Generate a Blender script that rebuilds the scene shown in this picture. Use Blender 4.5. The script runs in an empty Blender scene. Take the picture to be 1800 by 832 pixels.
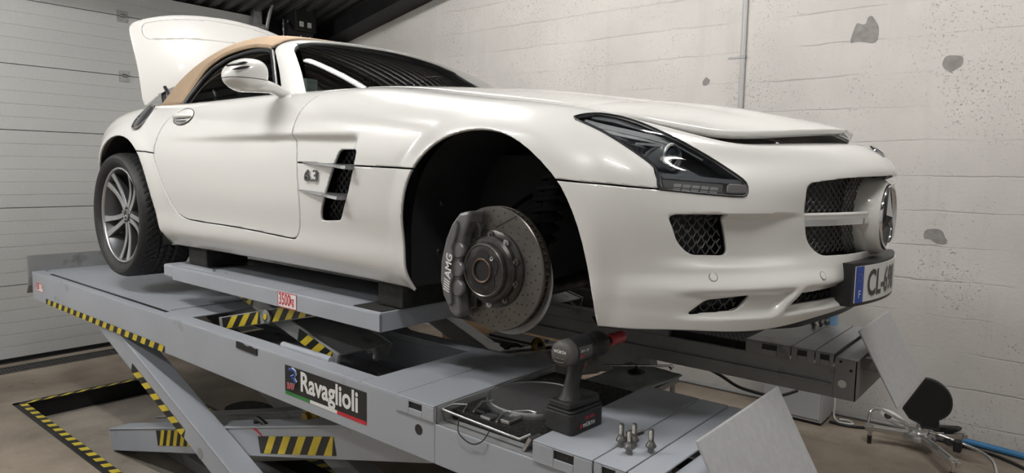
import bpy, bmesh, math, random
import numpy as np
from mathutils import Vector, Matrix
random.seed(7)
SC = bpy.context.scene
COL = SC.collection
PI = math.pi

# ------------------------------------------------------------------ camera
CAMP = Vector((1.3745, -2.459, 1.6073))
def cam_axes(yaw, pitch, roll):
    f = np.array([-math.cos(yaw)*math.cos(pitch), math.sin(yaw)*math.cos(pitch), -math.sin(pitch)])
    r = np.cross(f, [0, 0, 1]); r /= np.linalg.norm(r); d = np.cross(f, r)
    c, s = math.cos(roll), math.sin(roll)
    return c*r+s*d, -s*r+c*d, f
_r, _d, _f = cam_axes(math.radians(50.38), math.radians(5.566), math.radians(-1.013))
cam = bpy.data.objects.new('camera', bpy.data.cameras.new('camera'))
COL.objects.link(cam)
cam.data.sensor_width = 36.0
cam.data.lens = 1198.9/1800*36.0
cam.data.clip_start = 0.02
cam.matrix_world = Matrix(((_r[0], -_d[0], -_f[0], CAMP.x), (_r[1], -_d[1], -_f[1], CAMP.y),
                           (_r[2], -_d[2], -_f[2], CAMP.z), (0, 0, 0, 1)))
SC.camera = cam

# ------------------------------------------------------------------ view, world
vs = SC.view_settings
vs.view_transform = 'Standard'; vs.look = 'None'; vs.gamma = 1.0; vs.use_curve_mapping = False
vs.exposure = 0.0
W = bpy.data.worlds.new('world'); SC.world = W; W.use_nodes = True
W.node_tree.nodes['Background'].inputs[0].default_value = (0.9, 0.95, 1.0, 1)
W.node_tree.nodes['Background'].inputs[1].default_value = 0.05
# fluorescent battens under the roof

LAMPS = [(-1.75, -.08, 1.2, 'above the windscreen'), (1.35, -.02, 1.2, 'above the nose of the car'), (-1.75, -2.3, 1.2, 'beside the near flank of the car'), (1.35, -2.3, 1.2, 'over the near lift ramp'), (-3.9, -3.4, 1.2, 'added to brighten the garage door')]   # x, y, length; the last lamp is added to brighten the garage door
TUBE_GLOW = 345.0      # radiance of the lamp tubes, the only lights of the hall

# ------------------------------------------------------------------ materials
def new_mat(name):
    m = bpy.data.materials.new(name); m.use_nodes = True
    nt = m.node_tree; b = nt.nodes['Principled BSDF']
    return m, nt, b
def setin(b, k, v):
    if k in b.inputs: b.inputs[k].default_value = v
def mat(name, col, rough=0.5, metal=0.0, noise=0.0, nscale=20.0, bump=0.0, bscale=200.0, coat=0.0, spec=None, dirt=None):
    """plain principled with optional noise mottling of the colour and a fine bump"""
    m, nt, b = new_mat(name)
    c4 = (col[0], col[1], col[2], 1)
    setin(b, 'Base Color', c4); setin(b, 'Roughness', rough); setin(b, 'Metallic', metal)
    if coat: setin(b, 'Coat Weight', coat); setin(b, 'Coat Roughness', 0.04)
    if spec is not None: setin(b, 'Specular IOR Level', spec)
    L = nt.links
    if noise or bump or dirt:
        tc = nt.nodes.new('ShaderNodeTexCoord')
    if noise:
        n = nt.nodes.new('ShaderNodeTexNoise'); n.inputs['Scale'].default_value = nscale; n.inputs['Detail'].default_value = 6
        L.new(tc.outputs['Object'], n.inputs['Vector'])
        r = nt.nodes.new('ShaderNodeMapRange'); r.inputs[1].default_value = 0.3; r.inputs[2].default_value = 0.7
        r.inputs[3].default_value = 1-noise; r.inputs[4].default_value = 1+noise
        L.new(n.outputs['Fac'], r.inputs[0])
        mx = nt.nodes.new('ShaderNodeMix'); mx.data_type = 'RGBA'; mx.blend_type = 'MULTIPLY'; mx.inputs[0].default_value = 1
        mx.inputs[6].default_value = c4; L.new(r.outputs[0], mx.inputs[7])
        out = mx.outputs[2]
        if dirt:
            n2 = nt.nodes.new('ShaderNodeTexNoise'); n2.inputs['Scale'].default_value = dirt[1]; n2.inputs['Detail'].default_value = 8
            L.new(tc.outputs['Object'], n2.inputs['Vector'])
            r2 = nt.nodes.new('ShaderNodeMapRange'); r2.inputs[1].default_value = dirt[2]; r2.inputs[2].default_value = dirt[2]+0.15
            L.new(n2.outputs['Fac'], r2.inputs[0])
            m2 = nt.nodes.new('ShaderNodeMix'); m2.data_type = 'RGBA'
            L.new(r2.outputs[0], m2.inputs[0]); L.new(out, m2.inputs[6]); m2.inputs[7].default_value = (*dirt[0], 1)
            out = m2.outputs[2]
        L.new(out, b.inputs['Base Color'])
    if bump:
        n = nt.nodes.new('ShaderNodeTexNoise'); n.inputs['Scale'].default_value = bscale; n.inputs['Detail'].default_value = 4
        L.new(tc.outputs['Object'], n.inputs['Vector'])
        bp = nt.nodes.new('ShaderNodeBump'); bp.inputs['Strength'].default_value = bump; bp.inputs['Distance'].default_value = 0.01
        L.new(n.outputs['Fac'], bp.inputs['Height']); L.new(bp.outputs[0], b.inputs['Normal'])
    return m
def emit(name, col, s):
    m, nt, b = new_mat(name)
    setin(b, 'Base Color', (*col, 1)); setin(b, 'Emission Color', (*col, 1)); setin(b, 'Emission Strength', s)
    return m
def glass_mat(name, col=(1, 1, 1), rough=0.0, tint=0.5):
    """thin sheet glass: part transparent, part mirror by fresnel"""
    m = bpy.data.materials.new(name); m.use_nodes = True
    nt = m.node_tree; nt.nodes.clear(); L = nt.links
    o = nt.nodes.new('ShaderNodeOutputMaterial')
    t = nt.nodes.new('ShaderNodeBsdfTransparent'); t.inputs[0].default_value = (col[0]*tint, col[1]*tint, col[2]*tint, 1)
    g = nt.nodes.new('ShaderNodeBsdfGlossy'); g.inputs['Roughness'].default_value = rough
    g.inputs['Color'].default_value = (1, 1, 1, 1)
    fr = nt.nodes.new('ShaderNodeFresnel'); fr.inputs[0].default_value = 1.52
    mul = nt.nodes.new('ShaderNodeMath'); mul.operation = 'MULTIPLY_ADD'; mul.inputs[1].default_value = 1.0; mul.inputs[2].default_value = 0.02
    L.new(fr.outputs[0], mul.inputs[0])
    mx = nt.nodes.new('ShaderNodeMixShader'); L.new(mul.outputs[0], mx.inputs[0])
    L.new(t.outputs[0], mx.inputs[1]); L.new(g.outputs[0], mx.inputs[2]); L.new(mx.outputs[0], o.inputs[0])
    return m
M = {}
M['paint'] = mat('pearl_white_paint', (0.72, 0.715, 0.695), 0.28, 0.0, coat=1.0)
M['paint_in'] = M['paint']
M['black'] = mat('black_plastic', (0.010, 0.010, 0.012), 0.45)
M['liner'] = mat('wheel_liner_black', (0.010, 0.010, 0.012), 0.75, noise=0.5, nscale=8)
M['rubber'] = mat('tyre_rubber', (0.014, 0.014, 0.015), 0.62, noise=0.25, nscale=30)
M['rubber_block'] = mat('rubber_block_black', (0.014, 0.014, 0.014), 0.8, noise=0.4, nscale=30, bump=0.3, bscale=120)
M['chrome'] = mat('chrome', (0.82, 0.83, 0.85), 0.08, 1.0)
M['satin'] = mat('satin_metal', (0.55, 0.56, 0.58), 0.3, 1.0)
M['rimgrey'] = mat('rim_machined', (0.55, 0.55, 0.56), 0.28, 0.9)
M['rimdark'] = mat('rim_dark_grey', (0.13, 0.135, 0.145), 0.4, 0.7)
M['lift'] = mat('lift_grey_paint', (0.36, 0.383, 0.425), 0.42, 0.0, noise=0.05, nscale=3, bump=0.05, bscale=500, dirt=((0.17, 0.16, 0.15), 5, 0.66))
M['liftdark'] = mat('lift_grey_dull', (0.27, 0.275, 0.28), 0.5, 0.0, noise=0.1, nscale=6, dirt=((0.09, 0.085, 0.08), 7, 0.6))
M['flap'] = mat('flap_grey', (0.42, 0.425, 0.435), 0.5, 0.0, noise=0.07, nscale=40, dirt=((0.32, 0.31, 0.29), 14, 0.68))
M['hazard_y'] = mat('hazard_yellow', (0.60, 0.47, 0.035), 0.5, noise=0.15, nscale=12)
M['hazard_k'] = mat('hazard_black', (0.012, 0.012, 0.012), 0.5)
M['white'] = mat('print_white', (0.78, 0.78, 0.77), 0.5)
M['red'] = mat('print_red', (0.55, 0.02, 0.035), 0.45)
M['green'] = mat('print_green', (0.03, 0.22, 0.05), 0.5)
M['blue'] = mat('print_blue', (0.02, 0.07, 0.38), 0.45)
M['tan'] = mat('tan_canvas', (0.28, 0.20, 0.13), 0.85, noise=0.06, nscale=30, bump=0.25, bscale=900)
M['windscreen'] = glass_mat('windscreen_glass', (0.75, 0.8, 0.8), tint=0.6)
M['sideglass'] = glass_mat('side_glass', (0.6, 0.65, 0.65), tint=0.5)
M['lens'] = glass_mat('headlight_lens', (0.95, 0.97, 1.0), tint=0.92)
M['interior'] = mat('cabin_black', (0.012, 0.012, 0.013), 0.7)
M['steel_dirty'] = mat('dirty_steel', (0.15, 0.14, 0.13), 0.32, 0.8, noise=0.22, nscale=10)
M['hat'] = mat('hub_dark_steel', (0.055, 0.052, 0.05), 0.38, 0.6, noise=0.5, nscale=25)
M['rust'] = mat('rusty_rim', (0.075, 0.045, 0.035), 0.8, 0.2, noise=0.4, nscale=40)
M['caliper'] = mat('caliper_grey', (0.17, 0.17, 0.175), 0.38, 0.35, noise=0.12, nscale=25)

# ------------------------------------------------------------------ object helpers
def link(o, parent=None):
    COL.objects.link(o)
    if parent is not None: o.parent = parent
    return o
def tag(o, label, cat, group=None, kind=None):
    o['label'] = label
    if cat: o['category'] = cat
    if group: o['group'] = group
    if kind: o['kind'] = kind
    return o
def thing(name, label, cat, loc=(0, 0, 0), group=None):
    o = bpy.data.objects.new(name, None); o.empty_display_size = 0.1
    link(o); o.location = loc
    return tag(o, label, cat, group)
def mesh_obj(name, V, F, m, parent=None, smooth=None, solid=None, bevel=None, loc=None):
    """V world coords (children of things sit in world coords when the parent Empty has an offset: subtracted here)"""
    me = bpy.data.meshes.new(name)
    off = Vector((0, 0, 0))
    p = parent
    while p is not None:
        off += p.location; p = p.parent
    V = [tuple(Vector(v)-off) for v in V] if off.length > 0 else [tuple(v) for v in V]
    me.from_pydata(V, [], [tuple(int(i) for i in f) for f in F])
    if isinstance(m, (list, tuple)):
        for k in m: me.materials.append(M[k] if isinstance(k, str) else k)
    else: me.materials.append(M[m] if isinstance(m, str) else m)
    me.update()
    o = bpy.data.objects.new(name, me); link(o, parent)
    if bevel:
        b = o.modifiers.new('bevel', 'BEVEL'); b.width = bevel; b.segments = 2; b.limit_method = 'ANGLE'; b.angle_limit = 0.6
    if solid:
        s = o.modifiers.new('solid', 'SOLIDIFY'); s.thickness = solid; s.offset = -1.0
    if smooth is not None:
        me.shade_smooth()
        if smooth < 3.1: me.set_sharp_from_angle(angle=smooth)
    return o
class B:
    """collects shapes; build() makes ONE mesh object"""
    def __init__(s): s.V = []; s.F = []; s.mi = []
    def add(s, V, F, T=None, mi=0):
        n = len(s.V)
        for v in V:
            v = Vector(v)
            if T is not None: v = T @ v
            s.V.append(v)
        for f in F: s.F.append(tuple(i+n for i in f)); s.mi.append(mi)
        return s
    def box(s, lo, hi, T=None, mi=0):
        x0, y0, z0 = lo; x1, y1, z1 = hi
        V = [(x0, y0, z0), (x1, y0, z0), (x1, y1, z0), (x0, y1, z0), (x0, y0, z1), (x1, y0, z1), (x1, y1, z1), (x0, y1, z1)]
        return s.add(V, [(0, 3, 2, 1), (4, 5, 6, 7), (0, 1, 5, 4), (1, 2, 6, 5), (2, 3, 7, 6), (3, 0, 4, 7)], T, mi)
    def prism(s, poly, fn, d0, d1, mi=0):
        """poly: 2D outline; fn(a, b, d) -> 3D; extruded from d0 to d1"""
        n = len(poly)
        V = [fn(a, b, d0) for a, b in poly]+[fn(a, b, d1) for a, b in poly]
        F = [tuple(range(n))[::-1], tuple(range(n, 2*n))]+[(i, (i+1) % n, n+(i+1) % n, n+i) for i in range(n)]
        return s.add(V, F, None, mi)
    def cyl(s, p0, p1, r0, r1=None, n=20, cap=True, mi=0):
        r1 = r0 if r1 is None else r1
        p0 = Vector(p0); p1 = Vector(p1); a = (p1-p0).normalized()
        u = a.orthogonal().normalized(); w = a.cross(u)
        V = []
        for p, r in ((p0, r0), (p1, r1)):
            for i in range(n):
                t = 2*PI*i/n; V.append(p+u*(r*math.cos(t))+w*(r*math.sin(t)))
        F = [(i, (i+1) % n, n+(i+1) % n, n+i) for i in range(n)]
        if cap: F += [tuple(range(n))[::-1], tuple(range(n, 2*n))]
        return s.add(V, F, None, mi)
    def lathe(s, prof, org, axis, n=48, mi=0, closed=False):
        """prof: (r, h) along axis"""
        a = Vector(axis).normalized(); u = a.orthogonal().normalized(); w = a.cross(u); org = Vector(org)
        V = []; k = len(prof)
        for i in range(n):
            t = 2*PI*i/n; d = u*math.cos(t)+w*math.sin(t)
            for r, h in prof: V.append(org+d*r+a*h)
        F = []
        kk = k if closed else k-1
        for i in range(n):
            j = (i+1) % n
            for q in range(kk):
                q2 = (q+1) % k
                F.append((i*k+q, j*k+q, j*k+q2, i*k+q2))
        return s.add(V, F, None, mi)
    def tube(s, pts, r, n=8, mi=0, cap=True):
        pts = [Vector(p) for p in pts]
        rr = r if isinstance(r, (list, tuple)) else [r]*len(pts)
        ups = None; V = []
        for i, p in enumerate(pts):
            d = (pts[min(i+1, len(pts)-1)]-pts[max(i-1, 0)]).normalized()
            if ups is None: ups = d.orthogonal().normalized()
            ups = (ups-d*ups.dot(d)).normalized(); w = d.cross(ups)
            for k in range(n):
                t = 2*PI*k/n; V.append(p+ups*(rr[i]*math.cos(t))+w*(rr[i]*math.sin(t)))
        F = []
        for i in range(len(pts)-1):
            for k in range(n):
                F.append((i*n+k, i*n+(k+1) % n, (i+1)*n+(k+1) % n, (i+1)*n+k))
        if cap: F += [tuple(range(n))[::-1], tuple(range((len(pts)-1)*n, len(pts)*n))]
        return s.add(V, F, None, mi)
    def build(s, name, m, parent=None, smooth=None, bevel=None, solid=None):
        o = mesh_obj(name, s.V, s.F, m, parent, smooth, solid, bevel)
        if isinstance(m, (list, tuple)):
            o.data.polygons.foreach_set('material_index', s.mi)
        return o
def curve_pts(ctrl, n=12):
    """Catmull-Rom through control points"""
    P = [Vector(p) for p in ctrl]; out = []
    for i in range(len(P)-1):
        p0 = P[max(i-1, 0)]; p1 = P[i]; p2 = P[i+1]; p3 = P[min(i+2, len(P)-1)]
        for k in range(n):
            t = k/n
            out.append(0.5*((2*p1)+(p2-p0)*t+(2*p0-5*p1+4*p2-p3)*t*t+(3*p1-p0-3*p2+p3)*t**3))
    out.append(P[-1]); return out
def text_mesh(name, s, size, m, parent, fn, align='LEFT', shear=0.0, xscale=1.0, offset=0.0, extrude=0.0):
    """flat lettering; fn(a, b) maps text plane coords to world"""
    cu = bpy.data.curves.new('txt', 'FONT'); cu.body = s; cu.size = size; cu.align_x = align; cu.shear = shear; cu.offset = offset
    cu.resolution_u = 3
    o = bpy.data.objects.new('txt', cu); COL.objects.link(o)
    dg = bpy.context.evaluated_depsgraph_get(); dg.update()
    me = o.evaluated_get(dg).to_mesh()
    V = [fn(v.co.x*xscale, v.co.y) for v in me.vertices]; F = [tuple(p.vertices) for p in me.polygons]
    o.evaluated_get(dg).to_mesh_clear()
    bpy.data.objects.remove(o); bpy.data.curves.remove(cu)
    return mesh_obj(name, V, F, m, parent)

# ------------------------------------------------------------------ surface tools
def nspline(t, P, q):
    """natural cubic spline through P (n,k) at knots t, evaluated at q"""
    t = np.asarray(t, float); P = np.asarray(P, float); n = len(t); h = np.diff(t)
    A = np.zeros((n, n)); R = np.zeros((n,)+P.shape[1:])
    A[0, 0] = A[-1, -1] = 1
    for i in range(1, n-1):
        A[i, i-1] = h[i-1]; A[i, i] = 2*(h[i-1]+h[i]); A[i, i+1] = h[i]
        R[i] = 6*((P[i+1]-P[i])/h[i]-(P[i]-P[i-1])/h[i-1])
    S = np.linalg.solve(A, R.reshape(n, -1)).reshape(R.shape)
    q = np.asarray(q, float); i = np.clip(np.searchsorted(t, q, side='right')-1, 0, n-2)
    sh = (-1,)+(1,)*(P.ndim-1)
    a = ((t[i+1]-q)/h[i]).reshape(sh); b = ((q-t[i])/h[i]).reshape(sh); hh = (h[i]**2/6).reshape(sh)
    return a*P[i]+b*P[i+1]+((a**3-a)*S[i]+(b**3-b)*S[i+1])*hh
def sd_poly(px, py, poly):
    """signed distance to polygon (negative inside)"""
    px = np.asarray(px); py = np.asarray(py); P = np.asarray(poly, float); n = len(P)
    d = np.full(px.shape, 1e9); s = np.ones(px.shape)
    for i in range(n):
        a = P[i]; b = P[i-1]; e = b-a; wx = px-a[0]; wy = py-a[1]
        t = np.clip((wx*e[0]+wy*e[1])/max(e@e, 1e-12), 0, 1)
        d = np.minimum(d, (wx-e[0]*t)**2+(wy-e[1]*t)**2)
        c1 = py >= a[1]; c2 = py < b[1]; c3 = e[0]*wy > e[1]*wx
        flip = (c1 & c2 & c3) | (~c1 & ~c2 & ~c3)
        s = np.where(flip, -s, s)
    return s*np.sqrt(d)
def chaikin(P, n=2, closed=True):
    P = [np.array(p, float) for p in P]
    for _ in range(n):
        Q = []
        m = len(P)
        for i in range(m if closed else m-1):
            a = P[i]; b = P[(i+1) % m]
            Q += [a*.75+b*.25, a*.25+b*.75]
        if not closed: Q = [P[0]]+Q+[P[-1]]
        P = Q
    return P
def rpoly(P, r, n=4):
    """round the corners of a polygon with radius r"""
    out = []; m = len(P)
    for i in range(m):
        p0 = np.array(P[i-1], float); p = np.array(P[i], float); p1 = np.array(P[(i+1) % m], float)
        a = p0-p; b = p1-p; la = np.linalg.norm(a); lb = np.linalg.norm(b)
        rr = min(r, la*.48, lb*.48); q0 = p+a/la*rr; q1 = p+b/lb*rr
        for k in range(n+1):
            t = k/n; out.append(tuple((1-t)**2*q0+2*t*(1-t)*p+t*t*q1))
    return out
def clip(V, F, s, keep=1):
    """keep the part of the mesh where s*keep > 0 ; V (N,3) array, F list of index tuples"""
    s = np.asarray(s)*keep
    V = list(map(tuple, V)); s = list(s); cache = {}; out = []
    for f in F:
        inn = [s[i] > 0 for i in f]
        if all(inn): out.append(tuple(f)); continue
        if not any(inn): continue
        g = []
        n = len(f)
        for k in range(n):
            a = f[k]; b = f[(k+1) % n]
            if s[a] > 0: g.append(a)
            if (s[a] > 0) != (s[b] > 0):
                key = (a, b) if a < b else (b, a)
                if key not in cache:
                    i, j = key
                    t = s[i]/(s[i]-s[j]); t = min(max(t, 1e-4), 1-1e-4)
                    cache[key] = len(V)
                    V.append(tuple(V[i][q]+(V[j][q]-V[i][q])*t for q in range(3)))
                g.append(cache[key])
        if len(g) >= 3: out.append(tuple(g))
    used = sorted({i for f in out for i in f}); mp = {o: n for n, o in enumerate(used)}
    return np.array([V[i] for i in used]) if used else np.zeros((0, 3)), [tuple(mp[i] for i in f) for f in out]
def mirror(V, F):
    V2 = np.array(V).copy(); V2[:, 1] *= -1
    return V2, [tuple(f[::-1]) for f in F]
def grid_faces(nu, nv):
    return [(i*nv+j, (i+1)*nv+j, (i+1)*nv+j+1, i*nv+j+1) for i in range(nu-1) for j in range(nv-1)]
def sstep(a, b, x):
    t = np.clip((x-a)/(b-a), 0, 1); return t*t*(3-2*t)
# ================================================================== CAR
ZG = 1.04            # where the ground would be for the raised body
CAR = thing('roadster_car', 'white two-seat roadster with tan soft top raised on the scissor lift', 'car', (-1.3, 0, ZG))
# control net: plan point, outward normal, 8 (offset, z) rows bottom to top, then explicit hood/belt line point
ROWZ_S = [1.195, 1.26, 1.34, 1.45, 1.55, 1.64, 1.725, 1.81]
COLS = [
 ((-3.63, 0.0), (-1, 0), [-.10, -.05, -.02, 0, 0, -.01, -.03, -.07], [1.25, 1.30, 1.38, 1.47, 1.55, 1.63, 1.71, 1.78], (-3.45, 0.0, 1.86)),
 ((-3.53, -.50), (-.92, -.38), [-.10, -.05, -.02, 0, 0, -.01, -.03, -.07], [1.25, 1.30, 1.38, 1.47, 1.55, 1.63, 1.71, 1.79], (-3.36, -.40, 1.865)),
 ((-3.28, -.82), (-.62, -.78), [-.09, -.05, -.02, 0, 0, -.005, -.02, -.055], [1.24, 1.29, 1.37, 1.46, 1.55, 1.64, 1.72, 1.80], (-3.12, -.58, 1.895)),
 ((-2.98, -.94), (-.18, -.98), [-.06, -.04, -.025, -.01, 0, .002, -.01, -.045], [1.21, 1.27, 1.36, 1.46, 1.56, 1.65, 1.735, 1.815], (-2.94, -.66, 1.92)),
 ((-2.68, -.966), (0, -1), [-.06, -.04, -.025, -.01, 0, .002, -.008, -.04], [1.20, 1.27, 1.36, 1.46, 1.56, 1.65, 1.74, 1.82], (-2.68, -.70, 1.935)),
 ((-2.30, -.956), (0, -1), [-.075, -.035, -.022, -.008, 0, 0, -.012, -.04], [1.195, 1.265, 1.35, 1.45, 1.55, 1.64, 1.73, 1.82], (-2.30, -.735, 1.93)),
 ((-1.90, -.942), (0, -1), [-.08, -.03, -.022, -.008, 0, 0, -.012, -.035], [1.195, 1.26, 1.345, 1.45, 1.55, 1.64, 1.73, 1.82], (-1.90, -.76, 1.925)),
 ((-1.50, -.936), (0, -1), [-.08, -.03, -.022, -.008, 0, 0, -.012, -.035], [1.195, 1.26, 1.345, 1.45, 1.55, 1.64, 1.73, 1.82], (-1.50, -.77, 1.925)),
 ((-1.05, -.936), (0, -1), [-.08, -.03, -.022, -.008, 0, 0, -.010, -.032], [1.195, 1.26, 1.345, 1.45, 1.55, 1.64, 1.725, 1.812], (-1.05, -.74, 1.925)),
 ((-.70, -.942), (0, -1), [-.08, -.03, -.022, -.008, 0, 0, -.010, -.032], [1.195, 1.26, 1.345, 1.45, 1.55, 1.635, 1.715, 1.80], (-.72, -.66, 1.925)),
 ((-.40, -.950), (0, -1), [-.07, -.03, -.022, -.008, 0, 0, -.010, -.034], [1.195, 1.26, 1.345, 1.44, 1.54, 1.625, 1.70, 1.78], (-.44, -.655, 1.895)),
 ((0.0, -.953), (0, -1), [-.05, -.03, -.02, -.008, 0, 0, -.012, -.042], [1.20, 1.26, 1.34, 1.44, 1.53, 1.61, 1.68, 1.75], (-.10, -.66, 1.850)),
 ((.30, -.940), (.10, -.995), [-.03, -.015, -.008, 0, 0, -.006, -.024, -.062], [1.195, 1.25, 1.33, 1.42, 1.51, 1.585, 1.65, 1.71], (.13, -.68, 1.815)),
 ((.46, -.895), (.42, -.91), [-.005, .002, 0, 0, 0, -.008, -.028, -.07], [1.19, 1.24, 1.32, 1.40, 1.48, 1.555, 1.62, 1.675], (.25, -.69, 1.788)),
 ((.570, -.805), (.68, -.73), [.015, .02, .01, 0, 0, -.008, -.03, -.072], [1.195, 1.24, 1.31, 1.39, 1.46, 1.53, 1.595, 1.65], (.36, -.685, 1.759)),
 ((.665, -.69), (.80, -.60), [.02, .028, .015, 0, 0, -.006, -.026, -.065], [1.185, 1.235, 1.31, 1.38, 1.45, 1.52, 1.585, 1.635], (.47, -.645, 1.727)),
 ((.74, -.56), (.87, -.49), [.02, .030, .022, 0, 0, -.002, -.012, -.045], [1.186, 1.23, 1.315, 1.38, 1.45, 1.52, 1.585, 1.635], (.575, -.575, 1.697)),
 ((.798, -.42), (.92, -.38), [.012, .022, .020, 0, 0, .004, .004, -.02], [1.198, 1.24, 1.32, 1.385, 1.45, 1.52, 1.59, 1.637], (.655, -.43, 1.697)),
 ((.862, -.20), (.975, -.22), [-.008, .0, .0, -.004, 0, .008, .022, .012], [1.208, 1.245, 1.325, 1.39, 1.45, 1.525, 1.597, 1.64], (.735, -.21, 1.708)),
 ((.885, 0.0), (1, 0), [-.032, -.022, -.020, -.008, 0, .01, .03, .025], [1.212, 1.25, 1.33, 1.39, 1.45, 1.53, 1.60, 1.642], (.765, 0.0, 1.714)),
]
net = []
for (p, n, off, zz, top) in COLS:
    nl = math.hypot(*n); n = (n[0]/nl, n[1]/nl)
    rows = [(p[0]+n[0]*o, p[1]+n[1]*o, z) for o, z in zip(off, zz)]
    a = np.array(rows[7]); b = np.array(top)
    m = a*.62+b*.38; m[2] += .30*(b[2]-a[2])+.004      # crest row
    rows.append(tuple(m)); rows.append(top)
    net.append(rows)
net = np.array(net)                                    # (20, 10, 3)
# keep the centre columns exactly symmetric by mirroring a neighbour column past the end
netx = np.concatenate([net, (net[-2:-4:-1]*np.array([1, -1, 1]))], 0)
ku = np.concatenate([[0], np.cumsum(np.linalg.norm(np.diff(netx[:, 3:7].mean(1), axis=0), axis=1))])
kv = np.concatenate([[0], np.cumsum(np.linalg.norm(np.diff(net[4:17], axis=1), axis=2).mean(0))])
uend = ku[19]
us = np.concatenate([np.arange(0, ku[3], .03), np.arange(ku[3], ku[8], .013), np.arange(ku[8], uend-.004, .008), [uend]])
vsamp = np.linspace(0, kv[-1], 140)
S = nspline(ku, netx, us)                              # (nu, 10, 3)
S = np.swapaxes(nspline(kv, np.swapaxes(S, 0, 1), vsamp), 0, 1)   # (nu, nv, 3)
# fair the surface lengthwise (mirror-padded at the nose, held at the tail)
def fair(G, n):
    flip = np.array([1, -1, 1])
    for _ in range(n):
        P = np.concatenate([G[1:2]*flip, G, G[-2:-1]*flip], 0)
        G = .25*P[:-2]+.5*P[1:-1]+.25*P[2:]
    return G
S = fair(S, 70)
S[-1, :, 1] = 0.0
NU, NV = S.shape[:2]
def grid_normals(G):
    du = np.gradient(G, axis=0); dv = np.gradient(G, axis=1); n = np.cross(du, dv)
    return n/np.maximum(np.linalg.norm(n, axis=2, keepdims=True), 1e-9)
NRM = grid_normals(S)
X, Y, Z = S[..., 0], S[..., 1], S[..., 2]
disp = np.zeros(X.shape)
# wheel-arch flare: soft lip around the openings
AF = (0.01, 1.362, .368); AR = (-2.632, 1.352, .400)       # front, rear arch: x, z, radius
rf = np.hypot(X-AF[0], Z-AF[1]); side = (Y < -.6)
disp += np.where(side, .014*(1-sstep(.375, .455, rf))*(1-sstep(1.70, 1.78, Z)*.6), 0)
rr_ = np.hypot(X-AR[0], Z-AR[1])
disp += np.where(side & (X < -1.9), .010*(1-sstep(.41, .50, rr_)), 0)
# side scoop: crisp upper edge at zl, fading downwards and to the rear; rounded front end by the vent
zl = 1.737-.012*sstep(-1.2, -.5, X)
end = -.625-.16*sstep(0, .26, zl-Z)                        # front end leans back downwards
dep = .021*sstep(-2.25, -1.1, X)*(1-sstep(end-.012, end+.028, X))
prof = sstep(-.004, .028, zl-Z)*(1-sstep(.03, .40, zl-Z))
disp -= np.where((Y < -.6) & (X < 0), dep*prof, 0)
# brake-duct pocket in the bumper: deep beside the opening, running out towards the grille
fy = np.where(X > .3, Y, -9)
pk = sstep(-.845, -.68, fy)*(1-sstep(-.64, -.45, fy))
pz = sstep(1.355, 1.385, Z)*(1-sstep(1.487, 1.503, Z))
disp -= .035*pk*pz
# crease above the lower lip
disp += np.where(X > .35, .010*sstep(1.345, 1.300, Z)*sstep(.35, .6, X)*sstep(1.24, 1.29, Z)*(1-sstep(-.42, -.25, Y)), 0)
# strake between the side and centre intakes of the lower lip
yr = -.515+(Z-1.275)*1.0
lz = sstep(1.220, 1.236, Z)*(1-sstep(1.280, 1.298, Z))
disp -= np.where(X > .3, .020*lz*(sstep(-.84, -.74, Y)*(1-sstep(-.030, -.012, Y-yr))+sstep(.008, .03, Y-yr)), 0)
S = S+NRM*disp[..., None]
SV = S.reshape(-1, 3); SF = grid_faces(NU, NV)
# ---- panel outlines: (x, z) on the flank, (y, z) across the nose
DOOR = [(-2.235, 1.655), (-2.215, 1.74), (-2.17, 1.82), (-2.10, 1.875), (-1.98, 1.92), (-1.98, 2.2), (-.93, 2.2), (-.955, 1.90), (-1.005, 1.845), (-1.036, 1.745), (-1.02, 1.695),
        (-1.011, 1.642), (-1.000, 1.553), (-.987, 1.479), (-.990, 1.40), (-1.005, 1.345), (-1.03, 1.318), (-1.07, 1.316), (-1.46, 1.333), (-1.90, 1.338), (-1.99, 1.348), (-2.06, 1.38), (-2.12, 1.468), (-2.18, 1.56)]
DOOR = chaikin(DOOR, 2)
VENT = rpoly([(-.735, 1.672), (-.600, 1.672), (-.615, 1.605), (-.652, 1.515), (-.715, 1.410), (-.850, 1.402), (-.845, 1.44), (-.800, 1.54), (-.755, 1.635)], .018)
ARCHF = chaikin([(-.35, .9), (-.352, 1.30), (-.354, 1.386), (-.347, 1.462), (-.322, 1.55), (-.285, 1.61), (-.234, 1.66), (-.182, 1.693), (-.108, 1.721), (-.03, 1.731), (.047, 1.724), (.119, 1.70),
         (.202, 1.652), (.282, 1.584), (.325, 1.517), (.358, 1.438), (.379, 1.343), (.398, 1.231), (.405, .9)], 1)
ARCHR = chaikin([(-3.05, .9), (-3.04, 1.36), (-3.0, 1.50), (-2.93, 1.62), (-2.86, 1.69), (-2.76, 1.742), (-2.64, 1.76), (-2.52, 1.742), (-2.43, 1.70), (-2.345, 1.628), (-2.285, 1.51), (-2.248, 1.37), (-2.225, 1.266), (-2.205, 1.18), (-2.2, .9)], 1)
FEND = [(-1.25, 1.628), (-.287, 1.606), (.287, 1.583), (.402, 1.575), (.530, 1.564), (.500, 1.625), (.40, 1.70), (.31, 1.76), (.30, 2.3), (-1.25, 2.3)]
HEADL = chaikin([(.247, 1.759), (.269, 1.770), (.30, 1.773), (.327, 1.770), (.369, 1.761), (.432, 1.739), (.512, 1.70), (.575, 1.660), (.62, 1.629), (.666, 1.597), (.682, 1.580), (.687, 1.552),
         (.676, 1.546), (.611, 1.553), (.531, 1.563), (.522, 1.565), (.512, 1.605), (.499, 1.625), (.441, 1.666), (.371, 1.708), (.315, 1.734)], 1)
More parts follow.
